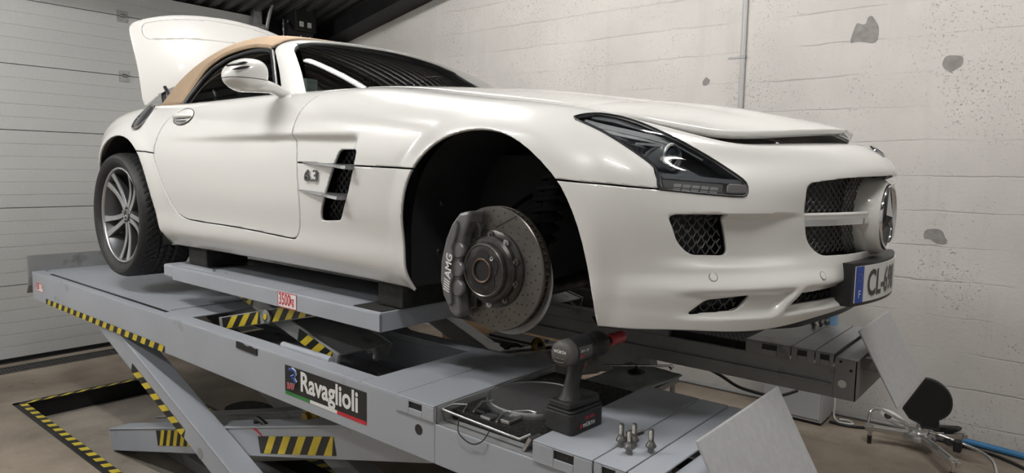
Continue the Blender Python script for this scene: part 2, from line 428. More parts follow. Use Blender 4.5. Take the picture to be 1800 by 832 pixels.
FOG = rpoly([(-.822, 1.499), (-.672, 1.499), (-.650, 1.384), (-.765, 1.390), (-.80, 1.425)], .020)
GRILLE = rpoly([(-.458, 1.585), (-.30, 1.602), (0, 1.613), (.30, 1.602), (.458, 1.585), (.462, 1.50), (.440, 1.42), (.385, 1.376), (0, 1.366), (-.385, 1.376), (-.440, 1.42), (-.462, 1.50)], .030)
LOWS = rpoly([(-.795, 1.234), (-.750, 1.272), (-.640, 1.283), (-.668, 1.240)], .012)
LOWC = rpoly([(-.525, 1.243), (-.495, 1.276), (0, 1.282), (.495, 1.276), (.525, 1.243), (0, 1.240)], .012)
def front(V): return V[:, 0] > .3
def cut_hole(V, F, poly, plane, cond, keep=1, gap=0.0):
    a = V[:, 0] if plane == 'xz' else V[:, 1]
    s = sd_poly(a, V[:, 2], poly)
    s = np.where(cond(V), s, 1.0)
    return clip(V, F, (s-gap) if keep > 0 else (s+gap), keep)
side_c = lambda V: V[:, 1] < -.3
V, F = clip(SV, SF, np.minimum(sd_poly(SV[:, 0], SV[:, 2], ARCHF), sd_poly(SV[:, 0], SV[:, 2], ARCHR)))
LENSV, LENSF = cut_hole(V, F, HEADL, 'xz', side_c, -1, .004)
V, F = cut_hole(V, F, HEADL, 'xz', side_c)
V, F = cut_hole(V, F, VENT, 'xz', side_c)
V, F = cut_hole(V, F, FOG, 'yz', front)
V, F = cut_hole(V, F, GRILLE, 'yz', front)
V, F = cut_hole(V, F, LOWS, 'yz', front)
V, F = cut_hole(V, F, LOWC, 'yz', front)
GAP = .0028
sD = sd_poly(V[:, 0], V[:, 2], DOOR)
doorV, doorF = clip(V, F, sD+GAP, -1)
V, F = clip(V, F, sD-GAP)
cond = V[:, 1] < -.3
sFd = np.where(cond, sd_poly(V[:, 0], V[:, 2], FEND), 1.0)
fenV, fenF = clip(V, F, sFd+GAP, -1)
V, F = clip(V, F, sFd-GAP)
bumV, bumF = clip(V, F, V[:, 0]-.05)
V, F = clip(V, F, .05-V[:, 0])
sR = np.where(V[:, 0] < -2.5, .2, np.where(V[:, 0] < -1.6, V[:, 2]-np.interp(V[:, 0], [-2.5, -2.30, -2.18], [1.675, 1.668, 1.655]), -.2))
rearV, rearF = clip(V, F, sR-GAP)
silV, silF = clip(V, F, sR+GAP, -1)
def both(name, V, F, m, parent, label=None, solid=.010, mate=True):
    o = mesh_obj(name, V, F, m, parent, smooth=.9, solid=solid)
    if mate:
        V2, F2 = mirror(V, F); mesh_obj(name, V2, F2, m, parent, smooth=.9, solid=solid)
    return o
def weld_mirror(V, F):
    """join a right half and its mirror image into one mesh, welded at y = 0"""
    n = len(V); V2, F2 = mirror(V, F); idx = []
    VV = [tuple(v) for v in V]
    for i, v in enumerate(V2):
        if abs(v[1]) < 1e-6: idx.append(i)
        else: idx.append(len(VV)); VV.append(tuple(v))
    return VV, list(F)+[tuple(idx[i] for i in f) for f in F2]
both('door', doorV, doorF, 'paint', CAR)
both('front_fender', fenV, fenF, 'paint', CAR)
both('sill_panel', silV, silF, 'paint', CAR)
VV, FF = weld_mirror(rearV, rearF); mesh_obj('rear_fender_and_bumper', VV, FF, 'paint', CAR, smooth=.9, solid=.010)
VV, FF = weld_mirror(bumV, bumF); BUMPER = mesh_obj('front_bumper', VV, FF, 'paint', CAR, smooth=.9, solid=.012)

# ---- hood: from the hood line to a crowned centre line, unlatched and standing a little proud at the nose
hl = S[:, -1, :]
i0 = int(np.argmin(np.abs(hl[:, 0]+.86)+(hl[:, 1] > -.1)*9))
HL = hl[i0:]
ze = HL[:, 2]
tt = np.linspace(0, 1, 46)
xc = np.interp(np.linspace(0, 1, len(HL)), [0, .12, .5, .8, 1], [-.80, -.72, .02, .50, .765])
tn = np.linspace(0, 1, len(HL))
zc = np.interp(xc, [-.85, -.4, -.07, .18, .40, .60, .70, .765], [1.972, 1.926, 1.886, 1.850, 1.806, 1.762, 1.735, 1.7145])
zc = nspline([-.85, -.4, -.07, .18, .40, .60, .70, .765], np.array([1.972, 1.930, 1.890, 1.853, 1.808, 1.762, 1.735, 1.7145])[:, None], xc)[:, 0]
Hd = np.zeros((len(HL), len(tt), 3))
for j, t in enumerate(tt):
    q = 1-(1-t)**2.3
    Hd[:, j, 0] = HL[:, 0]*(1-t)+xc*t
    Hd[:, j, 1] = HL[:, 1]*(1-t)
    Hd[:, j, 2] = ze*(1-q)+zc*q
xh = Hd[..., 0]; yh = np.abs(Hd[..., 1])
# raised power dome down the middle and the pop of the unlatched nose
Hd[..., 2] += .010*(1-sstep(.20, .34, yh))*(1-sstep(.45, .70, xh))*sstep(-.8, -.3, xh)
pop = .042*np.clip((xh-.18)/(.77-.18), 0, 1)**1.0
Hd[..., 2] += pop+.002
Hd[..., 0] += pop*.25
# shrink a little for the shut gap
cen = np.array([-.05, 0])
Hd[..., 1] *= .993; Hd[..., 0] = cen[0]+(Hd[..., 0]-cen[0])*.994
hv = Hd.reshape(-1, 3); hf = grid_faces(len(HL), len(tt))
hv[np.abs(hv[:, 1]) < 1e-7, 1] = 0
VV, FF = weld_mirror(hv, hf)
HOOD = mesh_obj('hood', VV, FF, 'paint', CAR, smooth=1.2, solid=.022)
# ---- surface lookup for things set into or onto the skin
from mathutils.bvhtree import BVHTree
BV = BVHTree.FromPolygons([tuple(v) for v in SV], SF)
def flank(x, z, out=0.0):
    h = BV.ray_cast(Vector((x, -2.5, z)), Vector((0, 1, 0)))
    if h[0] is None: return Vector((x, -.9, z))
    n = h[1] if h[1].y < 0 else -h[1]
    return h[0]+n*out
def nose(y, z, out=0.0):
    h = BV.ray_cast(Vector((2.5, min(y, -1e-4) if y <= 0 else -y, z)), Vector((-1, 0, 0)))
    if h[0] is None: return Vector((.85, y, z))
    n = h[1] if h[1].x > 0 else -h[1]
    p = h[0]+n*out
    return Vector((p.x, p.y if y <= 0 else -p.y, p.z))
def patch(poly, fn, step, out=0.0):
    """flat-ish polygon draped on a surface: grid clipped by the outline; fn(a, b, out) -> point"""
    P = np.array(poly); a0, b0 = P.min(0)-step; a1, b1 = P.max(0)+step
    na = max(3, int((a1-a0)/step)+2); nb = max(3, int((b1-b0)/step)+2)
    A, Bb = np.meshgrid(np.linspace(a0, a1, na), np.linspace(b0, b1, nb), indexing='ij')
    G = np.stack([A.ravel(), Bb.ravel(), np.zeros(A.size)], 1)
    V, F = clip(G, grid_faces(na, nb), sd_poly(G[:, 0], G[:, 1], poly), -1)
    return [fn(v[0], v[1], out) for v in V], F
def boundary_wall(V, F, d):
    """skirt: boundary edges of a patch swept by vector d"""
    ed = {}
    for f in F:
        for k in range(len(f)):
            a, b = f[k], f[(k+1) % len(f)]; ed[(a, b)] = 1
    E_ = [(a, b) for (a, b) in ed if (b, a) not in ed]
    b_ = B()
    for a, b in E_:
        pa, pb = Vector(V[a]), Vector(V[b]); b_.add([pa, pb, pb+Vector(d), pa+Vector(d)], [(0, 1, 2, 3)])
    return b_
def lattice(poly, fn, w, h, r, name, m, parent, up=1, amp=1.5):
    """fish-scale wire mesh inside an outline"""
    P = np.array(poly); a0, b0 = P.min(0); a1, b1 = P.max(0)
    bb = B(); rows = int((b1-b0)/h)+3; ns = 6
    for j in range(rows):
        n = int((a1-a0)/w+2)*ns
        aa = a0-w+(np.arange(n+1)/ns)*w
        ph = (aa-a0)/w+.5*(j % 2)
        b_ = b0+j*h+h*amp*(.5-np.abs(np.sin(PI*ph)))*up
        sd = sd_poly(aa, b_, poly); run = []
        for k in range(len(aa)):
            if sd[k] < -.001: run.append(fn(aa[k], b_[k], 0))
            else:
                if len(run) > 1: bb.tube(run, r, 4, cap=False)
                run = []
        if len(run) > 1: bb.tube(run, r, 4, cap=False)
    o = bb.build(name, m, parent); o['kind'] = 'stuff'; return o
M['lattice'] = mat('grille_wire', (0.085, 0.086, 0.090), 0.38, 0.3)
M['lampdark'] = mat('lamp_housing_grey', (0.26, 0.268, 0.285), 0.4, 0.2)
M['lampseg'] = mat('lamp_reflector', (0.62, 0.62, 0.61), 0.42, 0.1)
M['lampstrip'] = mat('lamp_strip_grey', (0.20, 0.205, 0.21), 0.45)
M['lampind'] = mat('lamp_indicator_grey', (0.22, 0.215, 0.205), 0.35)
M['projglass'] = mat('projector_glass', (0.06, 0.075, 0.09), 0.05, 0.0, coat=1.0)
M['capgrey'] = mat('cap_grey', (.09, .09, .092), .5)
M['belt'] = mat('belt_trim', (0.012, 0.012, 0.012), 0.4)
M['copper'] = mat('hub_copper', (0.20, 0.115, 0.07), 0.45, 0.7)

# ---- windscreen frame, glass, side window, soft top
O_ = [(-1.30, -.790, 1.905), (-1.335, -.778, 1.935), (-1.46, -.712, 2.035), (-1.60, -.640, 2.122), (-1.675, -.600, 2.166), (-1.712, -.548, 2.203), (-1.73, -.44, 2.235), (-1.715, -.22, 2.249), (-1.70, 0, 2.253)]
I_ = [(-1.12, -.790, 1.89), (-1.165, -.772, 1.925), (-1.31, -.697, 2.025), (-1.47, -.617, 2.115), (-1.548, -.578, 2.160), (-1.575, -.535, 2.192), (-1.57, -.44, 2.218), (-1.545, -.22, 2.234), (-1.535, 0, 2.238)]
oc = curve_pts(O_, 6); ic = curve_pts(I_, 6)
prof = []
for a, b in zip(oc, ic):
    mid = (a+b)/2; nrm = Vector((.12, -.35 if a.y < -.5 else -.35*abs(a.y)/.5, .35)).normalized()
    prof.append([a+Vector((.004, .016, -.012)), a, a*.72+b*.28+nrm*.012, a*.3+b*.7+nrm*.011, b, b+Vector((.0, .01, -.018))])
fv = np.array([[tuple(p) for p in r] for r in prof]); n1, n2 = fv.shape[:2]
VV, FF = weld_mirror(fv.reshape(-1, 3), [f[::-1] for f in grid_faces(n1, n2)])
mesh_obj('windscreen_frame', VV, FF, 'paint', CAR, smooth=.7, solid=.006)
gv = []
for j in range(25):
    v = j/24
    for i in range(41):
        u = -1+2*i/40; au = abs(u)
        bx = -.86-.275*au**2.2; bz = 1.955-.055*au**2; by = .782*u
        tx = -1.545-.025*au**3; tz = 2.232-.036*au**2.5; ty = .552*u
        k = 4*v*(1-v)
        gv.append((bx*(1-v)+tx*v+.018*k, by*(1-v)+ty*v, bz*(1-v)+tz*v+.030*k-.012*k*au**2))
mesh_obj('windscreen', gv, [f[::-1] for f in grid_faces(25, 41)], 'windscreen', CAR, smooth=3.2)
# black screen print band along the lower and upper glass edge
def wy(z): return -.788+(z-1.915)*.69
WIN = [(-1.335, 1.90), (-1.62, 2.122), (-1.682, 2.160), (-1.80, 2.176), (-1.92, 2.176), (-2.045, 2.162), (-2.115, 2.141), (-2.185, 2.098), (-2.222, 2.03), (-2.231, 1.98), (-2.236, 1.90)]
mesh_obj('side_window', [(x, wy(z)+.006, z) for x, z in WIN], [tuple(range(len(WIN)))], 'sideglass', CAR)
mesh_obj('side_window', [(x, -wy(z)-.006, z) for x, z in WIN], [tuple(range(len(WIN)))[::-1]], 'sideglass', CAR)
for s in (1, -1):
    pts = curve_pts([(x, s*(wy(z)-.002), z) for x, z in WIN], 4)
    B().tube(pts, .011, 8).build('window_seal', 'black', CAR, smooth=1.0)
W_ = [(-1.685, -.607, 2.170), (-1.80, -.612, 2.190), (-1.92, -.622, 2.190), (-2.05, -.634, 2.176), (-2.125, -.650, 2.152), (-2.205, -.676, 2.105), (-2.24, -.712, 2.035), (-2.248, -.742, 1.985), (-2.25, -.785, 1.915)]
T_ = [(-1.725, -.45, 2.236), (-1.88, -.46, 2.264), (-2.03, -.46, 2.274), (-2.18, -.465, 2.270), (-2.34, -.48, 2.248), (-2.50, -.50, 2.207), (-2.60, -.54, 2.150), (-2.665, -.60, 2.062), (-2.715, -.68, 1.925)]
C_ = [(-1.70, 0, 2.254), (-1.88, 0, 2.284), (-2.04, 0, 2.294), (-2.20, 0, 2.29), (-2.37, 0, 2.266), (-2.54, 0, 2.224), (-2.68, 0, 2.162), (-2.77, 0, 2.07), (-2.86, 0, 1.925)]
rows = [W_, T_, C_, [(a, -b, c) for a, b, c in T_], [(a, -b, c) for a, b, c in W_]]
R_ = np.array(rows)
g1 = nspline([0, .30, .78, 1.26, 1.56], R_, np.linspace(0, 1.56, 41))
g2 = np.swapaxes(nspline(np.arange(9), np.swapaxes(g1, 0, 1), np.linspace(0, 8, 49)), 0, 1)
sv = g2.reshape(-1, 3); sf = grid_faces(41, 49)
mesh_obj('soft_top', sv, [f[::-1] for f in sf], 'tan', CAR, smooth=1.0, solid=.014)
B().tube([Vector(p)+Vector((0, -.003, .004)) for p in curve_pts(W_, 5)], .007, 6).build('top_seam', 'tan', CAR, smooth=1.0)
B().tube([Vector((x+.004, y-.003, z+.003)) for x, y, z in curve_pts([W_[0], (-1.712, -.55, 2.205), T_[0], (-1.712, -.22, 2.252), C_[0]], 6)], .004, 6).build('header_seal', 'black', CAR)
# cabin
c = B(); c.box((-2.55, -.70, 1.30), (-.55, .70, 1.36)); c.box((-2.50, -.74, 1.36), (-2.42, .74, 1.95)); c.box((-1.10, -.72, 1.62), (-.62, .72, 1.86))
for s in (-1, 1): c.box((-2.5, s*.74-.02, 1.30), (-.6, s*.74+.02, 1.90))
c.build('cabin_tub', 'interior', CAR, bevel=.02)
def seat(y):
    b = B()
    bk = [(-1.80, 1.55), (-1.72, 1.62), (-1.98, 2.05), (-2.05, 2.10), (-2.10, 2.06), (-1.90, 1.52)]
    b.prism(bk, lambda a, z, d: Vector((a, y+d, z)), -.23, .23)
    b.prism([(-1.85, 1.50), (-1.30, 1.56), (-1.28, 1.62), (-1.75, 1.62)], lambda a, z, d: Vector((a, y+d, z)), -.24, .24)
    o = b.build('seat', 'interior', CAR, bevel=.03)
    h = B(); h.box((-2.12, y-.11, 2.06), (-2.03, y+.11, 2.17)); h.build('headrest', 'interior', o, bevel=.03)
seat(-.37); seat(.37)
B().lathe([(.17, -.014), (.184, 0), (.17, .014), (.156, 0)], (-1.22, .37, 1.85), (-.9, 0, .45), 32, closed=True).build('steering_wheel', 'interior', CAR, smooth=1)
tg = B(); tg.box((-1.335, -.69, 1.94), (-1.33, -.60, 2.00)); tg.build('windscreen_sticker', mat('sticker_green', (.42, .55, .47), .5), CAR)
B().tube([(-2.18, -.66, 2.00), (-2.15, -.655, 1.975), (-2.16, -.655, 1.945), (-2.13, -.65, 1.925)], [.006, .014, .012, .004], 8).build('belt_buckle', 'satin', CAR, smooth=1)

# ---- boot lid standing open, its spoiler outline and stay
LID = chaikin([(-.600, 1.975), (-.625, 1.97), (-.640, 2.03), (-.655, 2.20), (-.675, 2.40), (-.672, 2.47), (-.60, 2.515), (-.42, 2.572), (-.2, 2.603), (0, 2.61), (.2, 2.603), (.42, 2.572), (.60, 2.515), (.672, 2.47), (.675, 2.40), (.655, 2.20), (.64, 2.03), (.625, 1.97), (.60, 1.98), (.53, 2.06), (.40, 2.12), (.2, 2.15), (0, 2.16), (-.2, 2.15), (-.40, 2.12), (-.53, 2.06)], 2)
SPO = rpoly([(-.60, 2.385), (-.605, 2.485), (-.42, 2.543), (-.2, 2.574), (0, 2.581), (.2, 2.574), (.42, 2.543), (.605, 2.485), (.60, 2.385), (.3, 2.43), (0, 2.442), (-.3, 2.43)], .05)
def lidp(y, z, d=0): return Vector((-3.06-.20*(z-1.97)-.10*(y/.67)**2-.05*((z-2.28)/.3)**2-d, y*.945, z))
P = np.array(LID); na, nb = 100, 60
A, Bb = np.meshgrid(np.linspace(-.69, .69, na), np.linspace(1.94, 2.63, nb), indexing='ij')
G = np.stack([A.ravel(), Bb.ravel(), 0*A.ravel()], 1)
lv, lf = clip(G, grid_faces(na, nb), sd_poly(G[:, 0], G[:, 1], LID), -1)
ss = sd_poly(lv[:, 0], lv[:, 1], SPO)
v1, f1 = clip(lv, lf, ss-.002); v2, f2 = clip(lv, lf, ss+.002, -1)
LIDO = mesh_obj('boot_lid', [lidp(a, b) for a, b, _ in v1], f1, 'paint', CAR, smooth=1.0, solid=.03)
mesh_obj('spoiler', [lidp(a, b) for a, b, _ in v2], f2, 'paint', LIDO, smooth=1.0, solid=.03)
B().tube([(-2.78, -.56, 1.90), (-3.02, -.54, 2.08)], .011, 8).build('lid_stay', 'black', CAR)
for s in (-1, 1): B().tube(curve_pts([(-2.95, s*.50, 1.78), (-3.09, s*.50, 1.93), (-3.20, s*.47, 2.06), (-3.205, s*.44, 2.16)], 5), .014, 8).build('lid_hinge', 'black', CAR, smooth=1)
# rear deck ring round the open boot, and the boot well
dk = []
r9 = [tuple(p) for p in S[:, -1, :] if p[0] < -2.25]
rb = B()
for p, q in zip(r9[:-1], r9[1:]):
    pi = (p[0]*.97-.09, p[1]*.86, p[2]-.005); qi = (q[0]*.97-.09, q[1]*.86, q[2]-.005)
    for s in (1, -1): rb.add([(p[0], s*p[1], p[2]), (q[0], s*q[1], q[2]), (qi[0], s*qi[1], qi[2]), (pi[0], s*pi[1], pi[2])], [(0, 1, 2, 3) if s > 0 else (3, 2, 1, 0)])
rb.build('rear_deck', 'paint', CAR, smooth=1)
c = B(); c.box((-3.4, -.6, 1.45), (-2.52, .6, 1.47)); c.box((-3.42, -.62, 1.45), (-3.38, .62, 1.86)); c.build('boot_well', 'interior', CAR)

# ---- door mirror
mp = Vector((-1.245, -1.0, 1.968))
mirV = []; nm1, nm2 = 36, 24
for i in range(nm1):
    th = 2*PI*i/nm1
    for j in range(nm2):
        ph = -PI/2+PI*j/(nm2-1)
        cx = math.cos(ph)*math.cos(th); cy = math.cos(ph)*math.sin(th); cz = math.sin(ph)
        e = lambda v, p: math.copysign(abs(v)**p, v)
        x = .080*e(cx, .8); y = .086*e(cy, .75); z = .067*e(cz, .78)
        if x < -.03: x = -.03+(x+.03)*.25
        z *= 1-.42*max(0.0, -y/.092)**1.6
        z += .008*(y/.092)
        mirV.append(mp+Vector((x, y, z)))
mf = [(i*nm2+j, ((i+1) % nm1)*nm2+j, ((i+1) % nm1)*nm2+j+1, i*nm2+j+1) for i in range(nm1) for j in range(nm2-1)]
mv = np.array([tuple(v) for v in mirV])
def mrot(V):   # turn the housing a little outwards
    return V
u1, g1_ = clip(mv, mf, mv[:, 2]-(mp.z-.016)); u2, g2_ = clip(mv, mf, (mp.z-.019)-mv[:, 2])
MIR = mesh_obj('door_mirror', u1, g1_, 'paint', CAR, smooth=1.0)
mesh_obj('mirror_lower_shell', u2, g2_, 'paint', MIR, smooth=1.0)
core = (mv-np.array(mp))*.965+np.array(mp)
mesh_obj('mirror_core', core, mf, 'black', MIR, smooth=1.0)
for dz in (.022, .040):
    b = B()
    pts = []
    for k in range(9):
        t = k/8; yy = -.080+.055*t; zz = dz-.012+.016*t
        hz = .067*(1-.42*max(0.0, -yy/.092)**1.6); xx = .090*max(0.0, 1-(abs(yy)/.093)**2.6-(abs(zz-.008*(yy/.092))/hz)**2.4)**.42
        pts.append(mp+Vector((xx+.002, yy, zz)))
    b.tube(pts, [.001, .004, .005, .0055, .0055, .0055, .005, .004, .001], 6); b.build('mirror_slot', 'black', MIR, smooth=1)
b = B(); b.tube(curve_pts([mp+Vector((.02, -.03, -.048)), mp+Vector((.03, .06, -.040)), mp+Vector((.02, .12, -.044)), Vector((-1.235, -.80, 1.893))], 6), [.020, .022, .024, .025, .026, .026, .026, .026, .026, .025, .024, .024, .023, .023, .023, .024, .026, .028, .03], 12)
b.build('mirror_arm', 'paint', MIR, smooth=1)

# ---- door handle, fuel flap, vent, badge
hp = flank(-2.0, 1.838); hn = (flank(-2.0, 1.838, 1)-hp)
tx = Vector((1, 0, 0)); tz = tx.cross(hn)*-1
tz = hn.cross(tx); tz = tz if tz.z > 0 else -tz
def disc_on(p, n, ax, az, rx, rz, h, name, m, parent, sy=1, nseg=32, rings=5):
    V = [p+n*h]; F = []
    for r in range(1, rings+1):
        q = r/rings
        for i in range(nseg):
            t = 2*PI*i/nseg; V.append(p+ax*(rx*q*math.cos(t))+az*(rz*q*math.sin(t))+n*(h*math.sqrt(max(0, 1-q*q))))
    for i in range(nseg): F.append((0, 1+i, 1+(i+1) % nseg))
    for r in range(rings-1):
        for i in range(nseg): F.append((1+r*nseg+i, 1+(r+1)*nseg+i, 1+(r+1)*nseg+(i+1) % nseg, 1+r*nseg+(i+1) % nseg))
    return mesh_obj(name, V, F, m, parent, smooth=3.2)
H = disc_on(hp, hn, tx, tz, .098, .044, .014, 'door_handle', 'paint', CAR)
b = B(); b.tube([hp+tx*(-.092+.184*k/8)+tz*(-.006-.004*math.sin(PI*k/8))+hn*(.010+.014*math.sin(PI*k/8)) for k in range(9)], [.004, .009, .012, .013, .013, .013, .012, .009, .004], 10); b.build('handle_blade', 'paint', H, smooth=1)
b = B(); b.tube([hp+tx*(-.06+.12*k/6)+tz*(-.028)+hn*(.008+.003*math.sin(PI*k/6)) for k in range(7)], [.003, .007, .009, .009, .009, .007, .003], 8); b.build('handle_recess', 'satin', H, smooth=1)
loop = [hp+tx*(.099*math.cos(2*PI*k/40))+tz*(.045*math.sin(2*PI*k/40))+hn*.001 for k in range(41)]
B().tube(loop, .0016, 5).build('handle_gap', 'black', H)
fp = flank(-2.455, 1.852); fn_ = flank(-2.455, 1.852, 1)-fp
ax_ = Vector((.95, 0, -.30)); ax_ = (ax_-fn_*ax_.dot(fn_)).normalized(); az_ = fn_.cross(ax_)
FU = disc_on(fp, fn_, ax_, az_, .060, .078, .006, 'fuel_flap', mat('flap_mirror_grey', (.20, .20, .21), .12, .8), CAR)
loop = [fp+ax_*(.063*math.cos(2*PI*k/40))+az_*(.081*math.sin(2*PI*k/40))+fn_*.002 for k in range(41)]
B().tube(loop, .004, 6).build('fuel_flap_rim', 'chrome', FU, smooth=1)
vfn = lambda a, b, o: Vector((a, -.885, b))
VENTG = [(x, z) for x, z in VENT]
vv, ff = patch([(x*1.0, z) for x, z in rpoly([(-.90, 1.38), (-.56, 1.38), (-.56, 1.70), (-.90, 1.70)], .01)], lambda a, b, o: Vector((a, -.868, b)), .05)
VG = mesh_obj('side_vent', vv, [f[::-1] for f in ff], 'black', CAR)
lattice(VENT, vfn, .032, .0155, .0020, 'vent_mesh', 'lattice', VG)
for (xa, za, xb, zb) in ((-.965, 1.622, -.612, 1.604), (-.985, 1.515, -.672, 1.494)):
    b = B(); n = 10; ring = []
    for k in range(n+1):
        t = k/n; x = xa+(xb-xa)*t; z = za+(zb-za)*t
        p = flank(x, z); pr = .004+.036*t**.8; th = .003+.010*t
        iny = -.86 if t > .55 else p.y+.012
        ring.append([Vector((x, p.y-pr, z-th*.3)), Vector((x, p.y-pr*.9, z+th*.6)), Vector((x, iny, z+th)), Vector((x, iny, z-th))])
    V = [q for r in ring for q in r]; F = []
    for k in range(n):
        for q in range(4): F.append((k*4+q, k*4+(q+1) % 4, (k+1)*4+(q+1) % 4, (k+1)*4+q))
    F += [(0, 1, 2, 3), (n*4+3, n*4+2, n*4+1, n*4)]
    b.add(V, F); b.build('vent_fin', mat('fin_grey', (.25, .255, .265), .35, .6), VG)
bd = text_mesh('displacement_badge', '6.3', .062, mat('badge_dark_chrome', (.16, .16, .165), .18, .9), CAR, lambda a, b: flank(-.945+a*1.0, 1.551+b, .009), xscale=1.25, offset=.0008)
bd.modifiers.new('s', 'SOLIDIFY').thickness = .005

# ---- headlight
lens = mesh_obj('headlight_lens', LENSV, LENSF, 'lens', None, smooth=3.2)
HLT = B()
inw = Vector((-.62, .62, -.05))
hb = B(); hb.add([Vector(v)+inw*.085 for v in LENSV], LENSF)
w_ = boundary_wall(LENSV, LENSF, inw*.085); hb.add(w_.V, w_.F)
HOUS = hb.build('headlight', 'lampdark', CAR, smooth=.6)
lens.parent = HOUS; lens.data.transform(Matrix.Translation(-CAR.location))
V2, F2 = mirror(LENSV, LENSF); o2 = mesh_obj('headlight', V2, F2, 'lampdark', CAR, smooth=3.2)
def lampp(x, z, d): return flank(x, z)+inw*d
fwd = Vector((.97, -.22, .02)).normalized()
# dark gasket round the lens
ol = [flank(x, z, .0005) for x, z in HEADL]
B().tube(ol+[ol[0]], .0030, 6).build('lens_gasket', 'black', HOUS, smooth=1)
pc = lampp(.525, 1.652, .030)
b = B(); b.lathe([(.034, -.070), (.036, -.01), (.039, .0), (.037, .004), (.032, .004), (.031, -.004)], pc, fwd, 40)
PRJ = b.build('projector', mat('projector_silver', (.6, .6, .6), .42, .6), HOUS, smooth=.7)
b = B(); b.lathe([(.0, .006), (.012, .005), (.022, .001), (.029, -.004), (.032, -.010)], pc, fwd, 32); b.build('projector_glass', 'projglass', PRJ, smooth=1.5)
# bright fin above the projector and the stepped light strips behind the upper lens
def strip(pts, wz, d, name, m):
    """ribbon that follows the lens at depth d"""
    V = []; n = len(pts)
    for x, z in pts: V += [lampp(x, z, d), lampp(x+.001, z-wz, d+.004)]
    return mesh_obj(name, V, [(2*k, 2*k+1, 2*k+3, 2*k+2) for k in range(n-1)], m, HOUS, solid=.004)
strip([(.40, 1.697), (.44, 1.690), (.48, 1.687), (.53, 1.682)], .006, .018, 'lamp_fin', 'chrome')
strip([(.29, 1.755), (.34, 1.742), (.40, 1.728), (.46, 1.712), (.53, 1.69)], .012, .016, 'light_strip', 'lampseg')
strip([(.33, 1.735), (.38, 1.722), (.44, 1.708), (.50, 1.695)], .010, .022, 'light_strip', 'lampseg')
strip([(.30, 1.768), (.36, 1.757), (.43, 1.735), (.51, 1.697), (.58, 1.652)], .010, .012, 'light_strip', 'lampstrip')
# indicator block under the projector with its ten cells, and the blank cap beside it
def slab(poly, d, name, m, th=.006):
    V, F = patch(poly, lambda a, b, o: flank(a, b)+inw*d, .004)
    return mesh_obj(name, V, F, m, HOUS, smooth=1, solid=th)
slab([(.518, 1.607), (.672, 1.590), (.676, 1.578), (.525, 1.592)], .004, 'lamp_divider', 'lampstrip')
IND = slab([(.525, 1.592), (.640, 1.580), (.644, 1.556), (.534, 1.567)], .007, 'indicator', 'lampind')
for i in range(5):
    for j in range(2):
        x0 = .550+.017*i; z0 = 1.5795-.0018*i-.0105*j
        V = [flank(x0, z0, -.001), flank(x0+.014, z0-.0012, -.001), flank(x0+.014, z0-.0095, -.001), flank(x0, z0-.0085, -.001)]
        mesh_obj('indicator_cell', V, [(3, 2, 1, 0)], 'lampseg', IND, solid=.003)
slab([(.646, 1.581), (.683, 1.578), (.688, 1.554), (.649, 1.556)], -.0015, 'washer_cap', 'capgrey')

# ---- grilles, star, wing, plate
def gx(y): return .838-.36*y*y
GR = mesh_obj('radiator_grille', *patch(rpoly([(-.50, 1.34), (.50, 1.34), (.50, 1.64), (-.50, 1.64)], .02), lambda a, b, o: Vector((gx(a)-.035, a, b)), .05), 'black', CAR)
lattice(GRILLE, lambda a, b, o: Vector((gx(a), a, b)), .031, .0120, .0017, 'grille_mesh', 'lattice', GR)
st = Vector((.905, 0, 1.478))
b = B(); b.lathe([(.130, -.105), (.127, -.06), (.121, -.02), (.112, -.004), (.104, 0)], st, (1, 0, 0), 56); HB = b.build('star_housing', 'paint', GR, smooth=1)
b = B(); b.lathe([(.094, .000), (.098, .007), (.104, .008), (.107, .002), (.104, -.006), (.094, -.006)], st, (1, 0, 0), 56, closed=True); b.build('star_ring', 'chrome', HB, smooth=.9)
b = B(); b.lathe([(.0, -.004), (.094, -.004)], st, (1, 0, 0), 40); b.build('star_backing', 'black', HB)
b = B()
for k in range(3):
    t = PI/2+2*PI*k/3
    tip = st+Vector((.001, math.cos(t)*.096, math.sin(t)*.096))
    for s in (-1, 1):
        t2 = t+s*PI/3
        val = st+Vector((.0, math.cos(t2)*.013, math.sin(t2)*.013))
        b.add([st+Vector((.016, 0, 0)), tip, val], [(0, 1, 2) if s < 0 else (0, 2, 1)])
b.build('star', 'chrome', HB)
for s in (-1, 1):
    b = B()
    def sec(y, k): x = gx(y)+.046*(1-.80*(abs(y)/.46)**2); return [(x-.07, y, 1.496), (x-.004, y, 1.500), (x+.002, y, 1.494), (x-.002, y, 1.478), (x-.07, y, 1.480)]
    ys = [s*(.10+.352*k/10) for k in range(11)]
    V = [q for y in ys for q in sec(y, 0)]; F = []
    for k in range(10):
        for q in range(5): F.append((k*5+q, k*5+(q+1) % 5, (k+1)*5+(q+1) % 5, (k+1)*5+q))
    b.add(V, F); b.build('grille_wing', 'paint', GR)
    b = B(); b2 = []
    for y in ys:
        x = gx(y)+.046*(1-.80*(abs(y)/.46)**2); b2.append([(x-.002, y, 1.482), (x+.004, y, 1.480), (x+.003, y, 1.462), (x-.03, y, 1.462), (x-.03, y, 1.482)])
    V = [q for r in b2 for q in r]; F = []
    for k in range(10):
        for q in range(5): F.append((k*5+q, k*5+(q+1) % 5, (k+1)*5+(q+1) % 5, (k+1)*5+q))
    F += [(0, 1, 2, 3, 4), (54, 53, 52, 51, 50)]
    b.add(V, F); b.build('wing_trim', 'chrome', GR)
